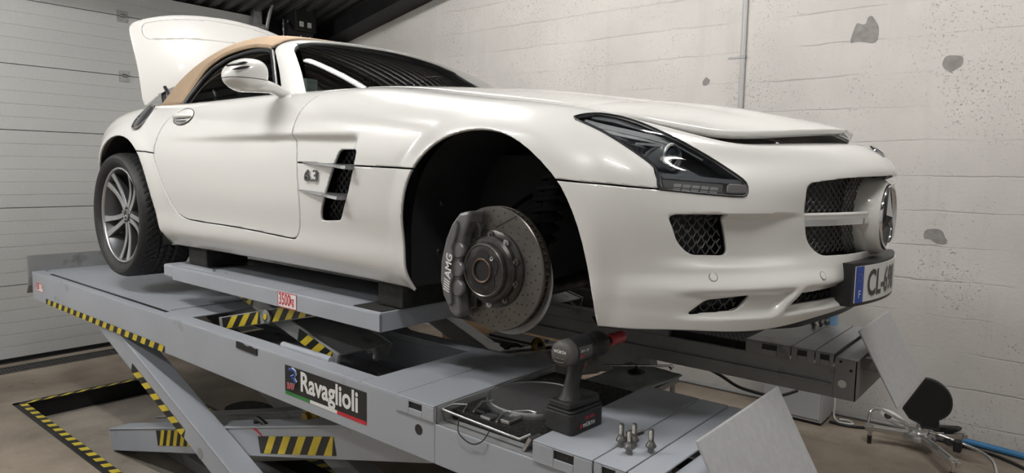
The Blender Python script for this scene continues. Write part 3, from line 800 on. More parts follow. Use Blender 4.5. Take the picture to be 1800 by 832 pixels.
for s in (1, -1):
    FG = mesh_obj('brake_duct', *patch(rpoly([(-.86, 1.36), (-.62, 1.36), (-.62, 1.52), (-.86, 1.52)], .02), lambda a, b, o: (lambda p: Vector((p.x-.07, s*p.y, p.z)))(nose(a, b)), .03), 'black', CAR)
    lattice(FOG, lambda a, b, o: (lambda p: Vector((p.x-.014, s*p.y, p.z)))(nose(a, b)), .029, .0150, .0018, 'duct_mesh', 'lattice', FG)
    LG = mesh_obj('lower_intake', *patch(rpoly([(-.81, 1.225), (-.63, 1.225), (-.63, 1.29), (-.81, 1.29)], .01), lambda a, b, o: (lambda p: Vector((p.x-.06, s*p.y, p.z)))(nose(a, b)), .03), 'black', CAR)
    lattice(LOWS, lambda a, b, o: (lambda p: Vector((p.x-.02, s*p.y, p.z)))(nose(a, b)), .029, .0145, .0018, 'intake_mesh', 'lattice', LG)
LG = mesh_obj('lower_intake', *patch(rpoly([(-.56, 1.22), (.56, 1.22), (.56, 1.30), (-.56, 1.30)], .01), lambda a, b, o: (lambda p: Vector((p.x-.06, p.y, p.z)))(nose(a, b)), .04), 'black', CAR)
lattice(LOWC, lambda a, b, o: (lambda p: Vector((p.x-.02, p.y, p.z)))(nose(a, b)), .040, .022, .0020, 'intake_mesh', 'lattice', LG)
for (y, z) in ((-.734, 1.333), (-.402, 1.322), (.402, 1.322), (.734, 1.333)):
    p = nose(y, z); n = (nose(y, z, 1)-p).normalized()
    PS = B().lathe([(0, .0022), (.0105, .002), (.0115, 0)], p, n, 24).build('parking_sensor', 'paint', CAR, smooth=1)
    B().lathe([(.0115, .001), (.0130, .0012), (.0130, 0)], p, n, 24).build('sensor_ring', 'lampstrip', PS)
def px_(y, d=0): return .916-.58*y*y+d
def plate_slab(y0, y1, z0, z1, d0, d1, name, m, parent, n=24):
    V = []; F = []
    for k in range(n+1):
        y = y0+(y1-y0)*k/n; V += [(px_(y, d0), y, z0), (px_(y, d1), y, z0), (px_(y, d1), y, z1), (px_(y, d0), y, z1)]
    for k in range(n):
        for q in range(4): F.append((k*4+q, (k+1)*4+q, (k+1)*4+(q+1) % 4, k*4+(q+1) % 4))
    F += [(0, 1, 2, 3), (n*4+3, n*4+2, n*4+1, n*4)]
    return mesh_obj(name, V, F, m, parent)
PH = plate_slab(-.275, .275, 1.219, 1.349, -.055, .004, 'number_plate', 'black', CAR)
plate_slab(-.26, .26, 1.229, 1.339, .004, .0065, 'plate_sheet', mat('plate_white', (.70, .71, .70), .35), PH)
plate_slab(-.26, -.217, 1.229, 1.339, .0065, .0072, 'plate_band', 'blue', PH, 3)
text_mesh('plate_letters', 'CL-698', .112, mat('plate_black', (.02, .02, .022), .4), PH, lambda a, b: Vector((px_(-.195+a, .0078), -.195+a, 1.246+b*1.0)), xscale=.76, offset=.0022)
text_mesh('plate_letters', 'F', .034, 'white', PH, lambda a, b: Vector((px_(-.247+a, .0082), -.247+a, 1.243+b)))
b = B()
for k in range(12):
    t = 2*PI*k/12; y = -.2385+.012*math.cos(t); z = 1.305+.012*math.sin(t)
    b.lathe([(0, 0), (.0022, 0)], (px_(y, .0082), y, z), (1, 0, 0), 6)
b.build('plate_stars', 'hazard_y', PH)
# black splitter under the nose and the light-blocking underbody
sp = [tuple(p) for p in S[:, 0, :] if p[0] > .44]
V = []
for p in sp:
    k = .07*(1-float(sstep(-.62, -.45, np.array(p[1]))))+.006
    V += [(p[0]-k-.004, p[1]*(1-k*.5), p[2]+.012), (p[0]-k, p[1]*(1-k*.5), p[2]-.018), (p[0]-.16, p[1]*.86, p[2]-.012)]
V = np.array(V); V[-3:, 1] = 0
F = [(k*3+q, k*3+q+1, (k+1)*3+q+1, (k+1)*3+q) for k in range(len(sp)-1) for q in range(2)]
ff = [i for i in range(len(sp)) if sp[i][0] > .74]
VV, FF = weld_mirror(V, F); mesh_obj('splitter', VV, FF, 'black', CAR, smooth=.6)
c = B()
c.box((-3.3, -.55, 1.215), (.62, .55, 1.245)); c.box((-2.18, -.84, 1.205), (-.37, .84, 1.245)); c.box((.42, -.70, 1.24), (.60, .70, 1.27))
c.box((-.60, -.56, 1.245), (.60, .56, 1.66)); c.box((-.50, -.86, 1.245), (-.375, .86, 1.80)); c.box((.41, -.62, 1.27), (.55, .62, 1.54))
c.box((-2.18, -.86, 1.245), (-2.14, .86, 1.85)); c.box((-3.3, -.52, 1.245), (-2.2, .52, 1.75))
c.build('underbody_light_block', 'liner', CAR)  # black floor and inner boxes added to keep light out of the body
# wheel-arch liners
def liner(poly, y0, y1, s, name):
    b = B(); P = chaikin(poly, 0); n = len(P)
    P = [(p[0], p[1]) for p in P]
    V = [(a, s*y0, z) for a, z in P]+[(a, s*y1, z) for a, z in P]
    F = [(i, i+1, n+i+1, n+i) for i in range(n-1)]+[tuple(range(n, 2*n))]
    b.add(V, F); return b.build(name, 'liner', CAR, smooth=.8)
def grow(poly, k, zmin):
    P = np.array(poly); cx = (P[:, 0].min()+P[:, 0].max())/2; top = P[:, 1].max(); cz = top-.37
    Q = [(cx+(x-cx)*k, cz+(z-cz)*k) for x, z in P]
    return [(x, max(z, zmin)) for x, z in Q if z > zmin-.3]
for s in (-1, 1):
    liner(grow(ARCHF, 1.035, 1.20), .895, .46, s, 'wheel_liner'); liner(grow(ARCHR, 1.03, 1.20), .93, .52, s, 'wheel_liner')
# small round emblem on the nose above the grille
_p = nose(-.001, 1.688); _n = Vector((.62, 0, .78)).normalized()
HBG = B().lathe([(0, .003), (.020, .0032), (.022, .0025)], _p, _n, 28).build('hood_emblem', 'black', CAR, smooth=1)
B().lathe([(.022, .002), (.024, .0045), (.028, .0045), (.030, 0)], _p, _n, 32).build('emblem_ring', 'chrome', HBG, smooth=1)
# ================================================================== wheels and brakes
def make_rear_wheel():
    c = Vector((-2.68, -.8265, 1.322))
    def P(r, t, h): return c+Vector((r*math.cos(t), -h, r*math.sin(t)))
    # rim barrel with machined lip
    b = B()
    prof = [(.236, -.13), (.232, -.06), (.226, .02), (.232, .07), (.243, .100), (.2505, .112)]
    b.lathe(prof, c, (0, -1, 0), 72)
    RIM = b.build('wheel', 'rimdark', CAR, smooth=.9)
    b = B(); b.lathe([(.2505, .112), (.2515, .121), (.256, .1245), (.262, .1235), (.266, .118), (.268, .108)], c, (0, -1, 0), 72); b.build('rim_lip', 'rimgrey', RIM, smooth=1.2)
    # tyre with cut tread
    hw = .1475
    pf = [(.262, .112), (.270, .124), (.285, .138), (.300, .1455), (.315, .1465), (.326, .141), (.3335, .131), (.3385, .118)]
    tread = [(.3405, .110), (.3415, .098), (.3418, .086), (.3420, .074), (.3422, .062), (.3424, .050), (.3425, .038), (.3425, .026), (.3425, .013), (.3425, 0)]
    half = pf+tread
    full = half+[(r, -h) for r, h in half[-2::-1]]
    N = 420; V = []; F = []; k = len(full)
    for i in range(N):
        t = 2*PI*i/N
        for r, h in full:
            d = 0
            if abs(h) < .112:
                ah = abs(h)
                if abs(ah-.038) < .004 or ah < .004 or abs(ah-.080) < .003: d = .007
                ph = ((t*58/(2*PI))+ah*22) % 1
                if ph < .16 and (ah > .05 or ah < .03): d = max(d, .006)
            elif abs(h) < .136:
                ph = ((t*58/(2*PI))+abs(h)*22) % 1
                if ph < .14: d = .002
            V.append(P(r-d, t, h))
    for i in range(N):
        j = (i+1) % N
        for q in range(k-1): F.append((i*k+q, i*k+q+1, j*k+q+1, j*k+q))
    mesh_obj('tyre', V, F, 'rubber', RIM, smooth=.5)
    # five pairs of blades
    for s in range(5):
        ang = math.radians(-90+72*s+1)
        er = Vector((math.cos(ang), 0, math.sin(ang))); et = Vector((-math.sin(ang), 0, math.cos(ang)))
        for sg in (-1, 1):
            b = B(); n = 14; ring = []
            for i in range(n+1):
                t = i/n; r = .040+(.2515-.040)*t
                o = sg*(.0150+.008*t+.027*t**2.0); w = .0150+.001*t+.006*max(0, t-.7)/.3
                hh = .088+.028*t**1.3-.010*math.sin(PI*t); dep = .040-.008*t
                cpt = lambda oo, h: c+er*r+et*oo+Vector((0, -h, 0))
                ring.append([cpt(o-w, hh-.003), cpt(o-w*.82, hh+.001), cpt(o+w*.82, hh+.001), cpt(o+w, hh-.003), cpt(o+w*.8, hh-dep), cpt(o-w*.8, hh-dep)])
            V = [q for rr in ring for q in rr]; m = 6
            for i in range(n):
                for q in range(m):
                    b.add([V[i*m+q], V[i*m+(q+1) % m], V[(i+1)*m+(q+1) % m], V[(i+1)*m+q]], [(0, 1, 2, 3)], mi=0 if q == 1 else 1)
            b.build('spoke', ['rimgrey', 'rimdark'], RIM)
    b = B(); b.lathe([(0, .094), (.030, .093), (.034, .090), (.036, .080), (.058, .076), (.064, .06), (.066, .03)], c, (0, -1, 0), 40); b.build('hub_cap', 'rimdark', RIM, smooth=.7)
    b = B()
    for k_ in range(3):
        t = PI/2+2*PI*k_/3; cc = c+Vector((0, -.0955, 0))
        tip = cc+Vector((math.cos(t)*.027, 0, math.sin(t)*.027))
        for s in (-1, 1):
            t2 = t+s*PI/3; b.add([cc+Vector((0, -.002, 0)), tip, cc+Vector((math.cos(t2)*.006, 0, math.sin(t2)*.006))], [(0, 1, 2)])
    b.lathe([(.026, .095), (.028, .0965), (.030, .095)], c, (0, -1, 0), 32); b.build('cap_star', 'chrome', RIM)
    for k_ in range(5):
        t = math.radians(-54+72*k_)
        p = P(.050, t, .075); B().cyl(p, p+Vector((0, -.018, 0)), .0105, .009, 6).build('wheel_bolt', 'satin', RIM)
    b = B(); b.lathe([(.06, .015), (.178, .015), (.178, -.015), (.06, -.015)], c, (0, -1, 0), 48, closed=True); b.build('brake_disc', 'steel_dirty', RIM, smooth=.5)
    b = B(); b.prism([(.11*math.cos(t), .11*math.sin(t)) for t in np.linspace(-.6, .7, 8)]+[(.20*math.cos(t), .20*math.sin(t)) for t in np.linspace(.7, -.6, 8)], lambda a, z, d: c+Vector((a, -d, z)), -.05, .055); b.build('caliper', 'caliper', RIM, bevel=.006)
    return RIM
RW = make_rear_wheel()
def copy_rot(o, parent, T):
    n = o.copy(); COL.objects.link(n); n.parent = parent
    if parent is CAR: n.matrix_local = T
    for ch in list(o.children): copy_rot(ch, n, T)
    return n
# the far rear wheel: same wheel turned half a turn about the car's centre line at the rear axle
cl = Vector((-2.68, 0, 0))-Vector((CAR.location.x, CAR.location.y, 0))
copy_rot(RW, CAR, Matrix.Translation(cl) @ Matrix.Rotation(PI, 4, 'Z') @ Matrix.Translation(-cl))

# ---- right front hub, bare brake disc and caliper
hc = Vector((0, -.885, 1.302))            # disc face centre
def HP(r, t, h): return hc+Vector((r*math.cos(t), -h, r*math.sin(t)))
b = B()
RD = .194
b.lathe([(.118, .0), (RD-.003, .0), (RD, -.003), (RD, -.011), (RD-.006, -.012)], hc, (0, -1, 0), 96)
b.lathe([(RD-.006, -.026), (RD, -.027), (RD, -.036), (RD-.003, -.038), (.10, -.038)], hc, (0, -1, 0), 96)
DISC = b.build('brake_disc', 'steel_dirty', CAR, smooth=.6)
b = B(); b.lathe([(RD-.0062, -.012), (RD-.0062, -.026)], hc, (0, -1, 0), 96); b.build('disc_core', 'rust', DISC)
b = B()
for k in range(60):
    t = 2*PI*k/60; t2 = t+.018
    p = [HP(RD-.006, t, -.012), HP(RD-.001, t, -.012), HP(RD-.001, t, -.026), HP(RD-.006, t, -.026)]
    q = [HP(RD-.006, t2, -.012), HP(RD-.001, t2, -.012), HP(RD-.001, t2, -.026), HP(RD-.006, t2, -.026)]
    b.add(p+q, [(0, 1, 2, 3), (7, 6, 5, 4), (1, 5, 6, 2), (0, 4, 5, 1), (3, 2, 6, 7)])
b.build('cooling_vanes', 'rust', DISC)
b = B()
for k in range(24):
    for (r, o) in ((.135, 0), (.150, .09), (.165, .16), (.180, .02)):
        t = 2*PI*k/24+o
        b.lathe([(0, .0006), (.0026, .0006), (.0030, 0)], HP(r, t, 0), (0, -1, 0), 8)
hol = b.build('drill_holes', 'hazard_k', DISC); hol['kind'] = 'stuff'
b = B(); d0 = HP(.128, math.radians(88), .0006); d1 = HP(.190, math.radians(62), .0006)
sd_ = (d1-d0).normalized().cross(Vector((0, -1, 0)))*.0024
b.add([d0-sd_, d0+sd_, d1+sd_, d1-sd_], [(0, 1, 2, 3)]); b.build('wear_slot', 'hazard_k', DISC)
b = B(); b.lathe([(RD-.010, -.045), (RD-.024, -.05), (.10, -.055), (.06, -.06)], hc+Vector((.012, 0, -.026)), (0, -1, 0), 64); b.build('dust_shield', 'flap', DISC, smooth=1)
b = B(); b.lathe([(.121, -.004), (.121, .006), (.113, .012), (.106, .014), (.104, .026), (.097, .034), (.088, .036), (.084, .046), (.070, .050), (.040, .050), (.038, .056), (.035, .058), (.031, .056), (.030, .022), (.016, .020), (.014, .038), (.010, .040), (0, .040)], hc, (0, -1, 0), 72)
HUB = b.build('wheel_hub', 'hat', CAR, smooth=.5)
b = B(); b.lathe([(.0372, .050), (.0372, .0575), (.0352, .0590), (.0330, .0580), (.0325, .052)], hc, (0, -1, 0), 48); b.build('centring_ring', 'copper', HUB, smooth=1)
_lob = [((.058+.008*math.cos(5*t_))*math.cos(t_+.4), (.058+.008*math.cos(5*t_))*math.sin(t_+.4)) for t_ in np.linspace(0, 2*PI, 60, endpoint=False)]
b = B(); b.prism(_lob, lambda a, z, d: hc+Vector((a, -d, z)), .049, .0518); b.build('hub_face_plate', 'black', HUB)
b = B(); b.lathe([(.076, .0495), (.0785, .0515), (.081, .0490)], hc, (0, -1, 0), 56); b.build('hub_step_ring', 'steel_dirty', HUB, smooth=1)
for k in range(10):
    t = 2*PI*k/10+.31; p = HP(.1065, t, .010)
    b = B(); b.cyl(p, p+Vector((0, -.010, 0)), .0125, .0125, 6); b.cyl(p+Vector((0, -.010, 0)), p+Vector((0, -.016, 0)), .006, .005, 10); b.build('disc_bolt', 'satin' if k % 3 == 1 else 'steel_dirty', HUB)
for k in range(5):
    t = 2*PI*k/5+PI/2-.3; p = HP(.050, t, .0522); B().lathe([(0, .0004), (.0085, .0004)], p, (0, -1, 0), 16).build('bolt_hole', 'hazard_k', HUB)
p = HP(.054, PI/2-.75, .0520); B().lathe([(.003, .001), (.0065, .002), (.0075, 0)], p, (0, -1, 0), 14).build('locating_screw', 'satin', HUB, smooth=1)
# caliper: outline in (x, z) about the hub, arched over the disc edge
def hx(px): return px
CAL = [(-.055, .180), (-.100, .172), (-.135, .135), (-.160, .085), (-.178, .025), (-.180, -.040), (-.165, -.095), (-.138, -.145), (-.110, -.162), (-.094, -.150), (-.100, -.085), (-.098, -.02), (-.096, .04), (-.084, .10), (-.062, .145)]
def cal(a, z, d): return Vector((hc.x+a+.010, hc.y-d, hc.z+z))
b = B(); b.prism(CAL, cal, -.075, .062); CP = b.build('brake_caliper', 'caliper', CAR, bevel=.012)
b = B(); b.prism([(-.105, .150), (-.130, .118), (-.152, .065), (-.166, .015), (-.168, -.045), (-.155, -.092), (-.132, -.125), (-.120, -.115), (-.126, -.06), (-.116, -.03), (-.128, 0), (-.116, .03), (-.122, .06), (-.108, .09), (-.098, .13)], cal, .062, .074); b.build('caliper_face', 'caliper', CP, bevel=.005)
for k, (a, z) in enumerate(((-.105, .055), (-.110, -.005), (-.106, -.065))):
    b = B(); p = cal(a, z, .05); b.lathe([(.026, 0), (.026, .010), (.022, .015), (0, .016)], p, (0, -1, 0), 28); b.build('piston_boss', 'caliper', CP, smooth=.6)
b = B(); b.prism([(-.075, .16), (-.090, .09), (-.095, .0), (-.092, -.09), (-.098, -.14), (-.060, -.125), (-.056, 0), (-.045, .12)], cal, -.02, .022); b.build('pad_carrier', 'hat', CP, bevel=.006)
ang = math.radians(84)
def amg(a, b_):
    u = Vector((math.cos(ang), 0, math.sin(ang))); w = Vector((-math.sin(ang), 0, math.cos(ang)))
    return cal(-.139, -.078, .0748)+u*a+w*b_
text_mesh('caliper_lettering', 'AMG', .036, 'white', CP, lambda a, b: amg(.042+a, b-.010), shear=.15, xscale=1.0, offset=.0008)
b = B()
for k in range(5):
    a0 = -.002+.008*k; b.add([amg(a0, -.010), amg(a0+.0042, -.010), amg(a0+.0042+.008, .016), amg(a0+.008, .016)], [(0, 1, 2, 3)])
b.build('caliper_bars', 'white', CP)
# suspension seen in the arch
b = B(); b.cyl((0, -.84, 1.302), (0, -.66, 1.302), .05, .06, 24); b.box((-.05, -.80, 1.20), (.05, -.74, 1.44)); b.build('upright', 'hat', CAR, bevel=.01)
b = B(); b.tube([(.03, -.76, 1.21), (.12, -.55, 1.25), (.16, -.45, 1.26)], [.022, .028, .03], 10); b.tube([(-.03, -.76, 1.21), (-.16, -.45, 1.25)], .024, 10); b.build('lower_arm', 'hat', CAR, smooth=1)
b = B(); b.cyl((.03, -.72, 1.28), (.02, -.56, 1.68), .028, .028, 16); b.tube([Vector((.03-.01*k/60, -.70+.13*k/60, 1.38+.26*k/60))+Vector((.055*math.cos(k*.75), .055*math.sin(k*.75)*.9, 0)) for k in range(61)], .008, 6); b.build('coilover', 'liner', CAR, smooth=1)
b = B(); b.box((.10, -.62, 1.44), (.26, -.50, 1.56)); b.tube([(.17, -.56, 1.56), (.16, -.58, 1.66), (.22, -.62, 1.70)], .012, 8); b.build('sensor_box', 'black', CAR, bevel=.01)
b = B(); b.tube([(-.06, -.80, 1.40), (-.10, -.72, 1.46), (-.12, -.60, 1.50), (-.10, -.50, 1.55)], .008, 8); b.build('brake_hose', 'black', CAR, smooth=1)
for (x, z) in ((-.33, 1.49), (-.345, 1.32)):
    b = B(); b.lathe([(.0, .006), (.008, .005), (.011, 0)], (x+.015, -.80, z), (1, 0, 0), 12); b.build('liner_clip', 'black', CAR, smooth=1)
b = B(); b.lathe([(.04, .0), (.19, .0), (.19, -.036), (.04, -.036)], (0, .885, 1.302), (0, 1, 0), 48, closed=True); b.build('brake_disc', 'steel_dirty', CAR)
# ================================================================== LIFT
ZP = .893; YO, YI = -1.062, -.45; ZB = .712
M['mesh_plate'] = mat('anti_slip_black', (.014, .0135, .013), .6, .3, noise=.4, nscale=60, bump=.8, bscale=220)
M['grit'] = mat('turnplate_grit', (.055, .054, .056), .8, 0, noise=.5, nscale=400, bump=.5, bscale=500)
M['zinc'] = mat('zinc_plate', (.50, .51, .52), .3, .9, noise=.15, nscale=40)
M['pin'] = mat('pin_yellow', (.35, .25, .05), .4, .6)
def hazard(name, p0, along, up, n, parent, slant=.6, off=(0, -.0015, 0), lead=0.0):
    """tape: black band with slanted yellow bars. along/up are full edge vectors"""
    p0 = Vector(p0)+Vector(off); along = Vector(along); up = Vector(up); b = B()
    nn = Vector(off).normalized()*.0006
    b.add([p0, p0+along, p0+along+up, p0+up], [(0, 1, 2, 3)], mi=0)
    w = 1.0/n
    for k in range(n):
        a0 = (k+.25+lead)*w; a1 = a0+w*.5; s = slant*w
        q = [(a0, 0), (a1, 0), (a1+s, 1), (a0+s, 1)]
        V = []
        for a, v in q: V.append(p0+along*min(max(a, 0), 1)+up*v+nn)
        b.add(V, [(0, 1, 2, 3)], mi=1)
    return b.build(name, ['hazard_k', 'hazard_y'], parent)
def slotted_lip(b, x0, x1, y, z0, z1, s, hole=None, th=.005, r=.012):
    """thin vertical lip at y with a rectangular hole left open"""
    if hole is None: b.box((x0, min(y, y-s*th), z0), (x1, max(y, y-s*th), z1)); return
    hx0, hx1, hz0, hz1 = hole
    ya, yb = min(y, y-s*th), max(y, y-s*th)
    b.box((x0, ya, z0), (hx0, yb, z1)); b.box((hx1, ya, z0), (x1, yb, z1)); b.box((hx0, ya, z0), (hx1, yb, hz0)); b.box((hx0, ya, hz1), (hx1, yb, z1))
def platform(side, label):
    """side -1 near, +1 far; outer edge at side*1.062, inner at side*.45"""
    s = side
    P = thing('lift_platform', label, 'lift platform', (-1.5, s*.756, ZB), 'platforms of the scissor lift')
    def Y(a): return s*a     # a positive: distance from centre line
    def bx(b, x0, x1, a0, a1, z0, z1): b.box((x0, min(Y(a0), Y(a1)), z0), (x1, max(Y(a0), Y(a1)), z1))
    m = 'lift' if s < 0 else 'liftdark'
    # outer and inner longitudinal beams
    b = B(); bx(b, -3.85, -.072, 1.054, 1.062, ZB, ZP-.004); bx(b, -.072, .667, 1.054, 1.062, ZB, ZP-.055); bx(b, -3.85, .667, .985, 1.054, ZB, ZB+.008); b.build('outer_beam', m, P, bevel=.003)
    b = B(); bx(b, -3.85, .667, .45, .458, ZB, ZP-.055); bx(b, -3.85, .667, .458, .50, ZB, ZB+.008); bx(b, -3.85, -.072, .45, .458, ZP-.055, ZP-.004)
    if s > 0: bx(b, -.9, .66, .435, .45, ZB+.050, ZB+.062)
    b.build('inner_beam', m, P, bevel=.003)
    b = B(); bx(b, -3.85, -.434, .985, 1.062, ZP-.006, ZP); bx(b, -3.85, -.434, .45, .53, ZP-.006, ZP); b.build('rail_cover', m, P, bevel=.005)
    b = B(); b.cyl((-1.02, Y(.985), ZP+.004), (-.70, Y(.985), ZP+.004), .014, .014, 16); b.build('rail_bead', m, P, smooth=.8)
    # rear deck with sliding plate
    b = B(); bx(b, -3.85, -2.02, .46, 1.005, ZP-.006, ZP+.0005); b.build('deck_plate', m, P, bevel=.002)
    b = B(); bx(b, -3.63, -1.98, 1.006, 1.024, ZP-.002, ZP+.0015); b.build('slide_slot', 'hazard_k', P)
    b = B(); bx(b, -2.02, -1.80, .50, .985, ZP-.008, ZP-.004); b.build('deck_step', m, P)
    # rear stop: bent sheet on its hinge
    b = B(); b.prism([(-3.845, .86), (-3.858, .80), (-3.90, .745), (-3.905, .745), (-3.868, .80), (-3.862, .86), (-3.872, .995), (-3.866, .997)], lambda a, z, d: Vector((a, Y(d), z)), .46, 1.082); b.build('rear_stop', 'liftdark', P, bevel=.002)
    b = B(); b.tube([(-3.82, Y(.99), ZP), (-3.79, Y(.99), ZP+.012), (-3.78, Y(.985), ZP+.03)], .006, 8); b.build('stop_hook', 'zinc', P, smooth=1)
    # floor of the jack well and cross walls
    b = B(); bx(b, -1.98, -.434, .50, 1.0, ZB+.004, ZB+.010); b.build('well_floor', 'liftdark', P)
    b = B(); bx(b, -.440, -.434, .458, 1.054, ZB, ZP-.004); b.build('well_wall', 'liftdark', P)
    # fixed cross deck ahead of the well, then folded covers
    b = B(); bx(b, -.434, -.249, .45, 1.062, ZP-.006, ZP); b.build('cross_deck', m, P, bevel=.003)
    def cover(x0, x1, hole, lipz):
        b = B(); bx(b, x0, x1, .444, 1.068, ZP-.005, ZP+.001)
        slotted_lip(b, x0, x1, Y(1.068), lipz, ZP-.004, s, hole)
        slotted_lip(b, x0, x1, Y(.444), lipz, ZP-.004, -s, hole)
        b.build('cover_plate', m, P, bevel=.0035)
        if hole:
            for a in (1.0626, .4498):
                b = B(); bx(b, hole[0]-.004, hole[1]+.004, a-.0006, a, hole[2]-.004, hole[3]+.004); b.build('cover_slot', 'hazard_k', P)
    cover(-.246, -.072, (-.185, -.125, .864, .884), .842)
    cover(.306, .494, (.375, .438, .862, .884), .835)
    cover(.498, .590, (.522, .560, .862, .884), .835)
    cover(.594, .664, (.612, .648, .862, .884), .835)
    b = B(); bx(b, .668, .752, .45, 1.062, ZP-.020, ZP-.014); bx(b, .745, .752, .45, 1.062, ZB, ZP-.016)
    bx(b, .668, .752, 1.056, 1.062, ZB, ZP-.016); bx(b, .668, .752, .45, .456, ZB, ZP-.016); b.build('end_box', m, P, bevel=.0015)
    for (x, z) in ((.69, .865), (.73, .835), (.70, .775)):
        for a in (1.0625, .4495):
            r = .016 if z < .8 else .006
            b = B(); b.lathe([(0, 0), (r, 0)], (x, Y(a), z), (0, 1, 0), 20); b.build('bore', ('white' if (z < .8 and s > 0) else 'hazard_k'), P)
    b = B(); b.lathe([(0, 0), (.017, 0)], (-.143, Y(1.0628), .802), (0, 1, 0), 24); b.build('bore', 'hazard_k', P)
    # turn-plate pocket
    b = B(); bx(b, -.072, .306, .458, 1.054, ZP-.062, ZP-.054); b.build('pocket_floor', 'liftdark', P)
    for xa in (-.072, .300):
        b = B(); bx(b, xa, xa+.006, .458, 1.054, ZP-.06, ZP-.004); b.build('pocket_wall', 'liftdark', P)
    # drive-on ramp tipped up as a wheel stop
    b = B(); b.prism([(.745, .998), (.900, .715), (.893, .711), (.738, .994)], lambda a, z, d: Vector((a, Y(d), z)), .475, 1.02); b.build('ramp_flap', 'flap', P, bevel=.008)
    b = B(); b.cyl((.80, Y(.50), .86), (.80, Y(1.0), .86), .014, .014, 14); bx(b, .745, .80, .56, .60, .82, .87); bx(b, .745, .80, .90, .94, .82, .87); b.build('ramp_hinge', 'liftdark', P)
    # scissor legs
    def leg(x0, z0, x1, z1, a0, a1, h, name, hz=None, mm=m):
        d = Vector((x1-x0, 0, z1-z0)).normalized(); n = Vector((-d.z, 0, d.x))
        pts = [(x0, z0), (x1, z1), (x1+n.x*h, z1+n.z*h), (x0+n.x*h, z0+n.z*h)]
        b = B(); b.prism(pts, lambda a, z, dd: Vector((a, Y(dd), z)), a0, a1)
        # welded top flange
        q = [(x0+n.x*h, z0+n.z*h), (x1+n.x*h, z1+n.z*h), (x1+n.x*(h+.010), z1+n.z*(h+.010)), (x0+n.x*(h+.010), z0+n.z*(h+.010))]
        b.prism(q, lambda a, z, dd: Vector((a, Y(dd), z)), a0-.006, a1+.006)
        o = b.build(name, mm, P, bevel=.004)
        if hz:
            for (t0, t1, v0, v1, nb) in hz:
                L = math.hypot(x1-x0, z1-z0)
                p = Vector((x0, 0, z0))+d*(L*t0)+n*(h*v0); p.y = Y(a1) if True else 0
                hazard('hazard_tape', p, d*(L*(t1-t0)), n*(h*(v1-v0)), nb, o, off=(0, s*.0015, 0))
        return o
    la = leg(-2.80, .690, -.58, -.11, .94, 1.045, .115, 'scissor_leg', [(.20, .46, .0, .42, 6)])
    lb = leg(-2.98, -.115, -.22, .625, .82, .93, .125, 'scissor_leg', [(.235, .38, .30, .95, 5), (.61, .81, .12, .72, 5)])
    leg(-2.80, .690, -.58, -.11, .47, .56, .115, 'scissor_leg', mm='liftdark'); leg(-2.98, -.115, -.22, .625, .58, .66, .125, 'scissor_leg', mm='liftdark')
    mx, mz = -1.62, .295
    b = B(); b.cyl((mx, Y(.46), mz), (mx, Y(1.046), mz), .028, .028, 20); b.build('scissor_pivot', 'liftdark', P, smooth=.8)
    b = B(); b.lathe([(.0, .02), (.022, .02), (.05, .012), (.055, 0)], (-1.10, Y(.80), .535), (0, s, 0), 28); b.cyl((-1.10, Y(.82), .535), (-1.10, Y(.84), .535), .024, .022, 16); b.build('cylinder_pin', 'pin', P, smooth=.6)
    b = B(); b.cyl((-2.2, Y(.72), .02), (-.75, Y(.72), .47), .045, .045, 20); b.cyl((-.75, Y(.72), .47), (-.62, Y(.72), .51), .025, .025, 16); b.build('hydraulic_cylinder', 'liftdark', P, smooth=.8)
    b = B(); b.tube(curve_pts([(-1.45, Y(.86), .40), (-1.38, Y(.90), .48), (-1.28, Y(.90), .46), (-1.22, Y(.88), .40)], 6), .012, 8); b.build('hydraulic_hose', 'black', P, smooth=1)
    b = B(); b.tube(curve_pts([(-1.43, Y(.90), .37), (-1.37, Y(.925), .445), (-1.28, Y(.925), .43), (-1.24, Y(.90), .38)], 6), .006, 6); b.build('hydraulic_hose', 'red', P, smooth=1)
    b = B(); bx(b, -3.05, .2, .50, .54, -.12, -.05); bx(b, -3.05, .2, .70, .74, -.12, -.05); bx(b, -.7, -.5, .5, .98, -.12, -.08); b.build('base_frame', 'liftdark', P)
    return P
NEAR = platform(-1, 'near grey lift platform with black maker nameplate and yellow-black hazard tape')
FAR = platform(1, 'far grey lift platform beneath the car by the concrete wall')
yf = YO-.0015
hazard('hazard_tape', (-3.588, yf, .714), (1.676, 0, 0), (0, 0, .034), 17, NEAR, slant=.25, off=(0, -.001, 0))
def sticker(x0, x1, z0, z1, y, name, parent, parts):
    b = B(); b.add([(x0, y, z0), (x1, y, z0), (x1, y, z1), (x0, y, z1)], [(0, 1, 2, 3)])
    return b
# capacity plates
def cap_plate(txt, unit, x0, x1, z0, z1, y, parent, sz):
    b = B(); b.add([(x0, y, z0), (x1, y, z0), (x1, y, z1), (x0, y, z1)], [(0, 1, 2, 3)]); o = b.build('capacity_label', 'white', parent)
    b = B(); t = .003; yy = y-.0006
    for (a, c_, d, e) in ((x0, x1, z0, z0+t), (x0, x1, z1-t, z1), (x0, x0+t, z0, z1), (x1-t, x1, z0, z1)):
        b.add([(a, yy, d), (c_, yy, d), (c_, yy, e), (a, yy, e)], [(0, 1, 2, 3)])
    b.build('label_border', 'red', o)
    text_mesh('label_lettering', txt, sz, 'red', o, lambda a, b_: Vector((x0+.008+a, yy, z0+.012+b_)), xscale=.62, offset=.0012)
    text_mesh('label_lettering', unit, sz*.72, 'red', o, lambda a, b_: Vector((x1-.046*sz/.068+a, yy, z0+.022+b_)), xscale=.62, offset=.0008)
cap_plate('4200', 'kg', -3.785, -3.632, .778, .831, YO-.0012, NEAR, .056)
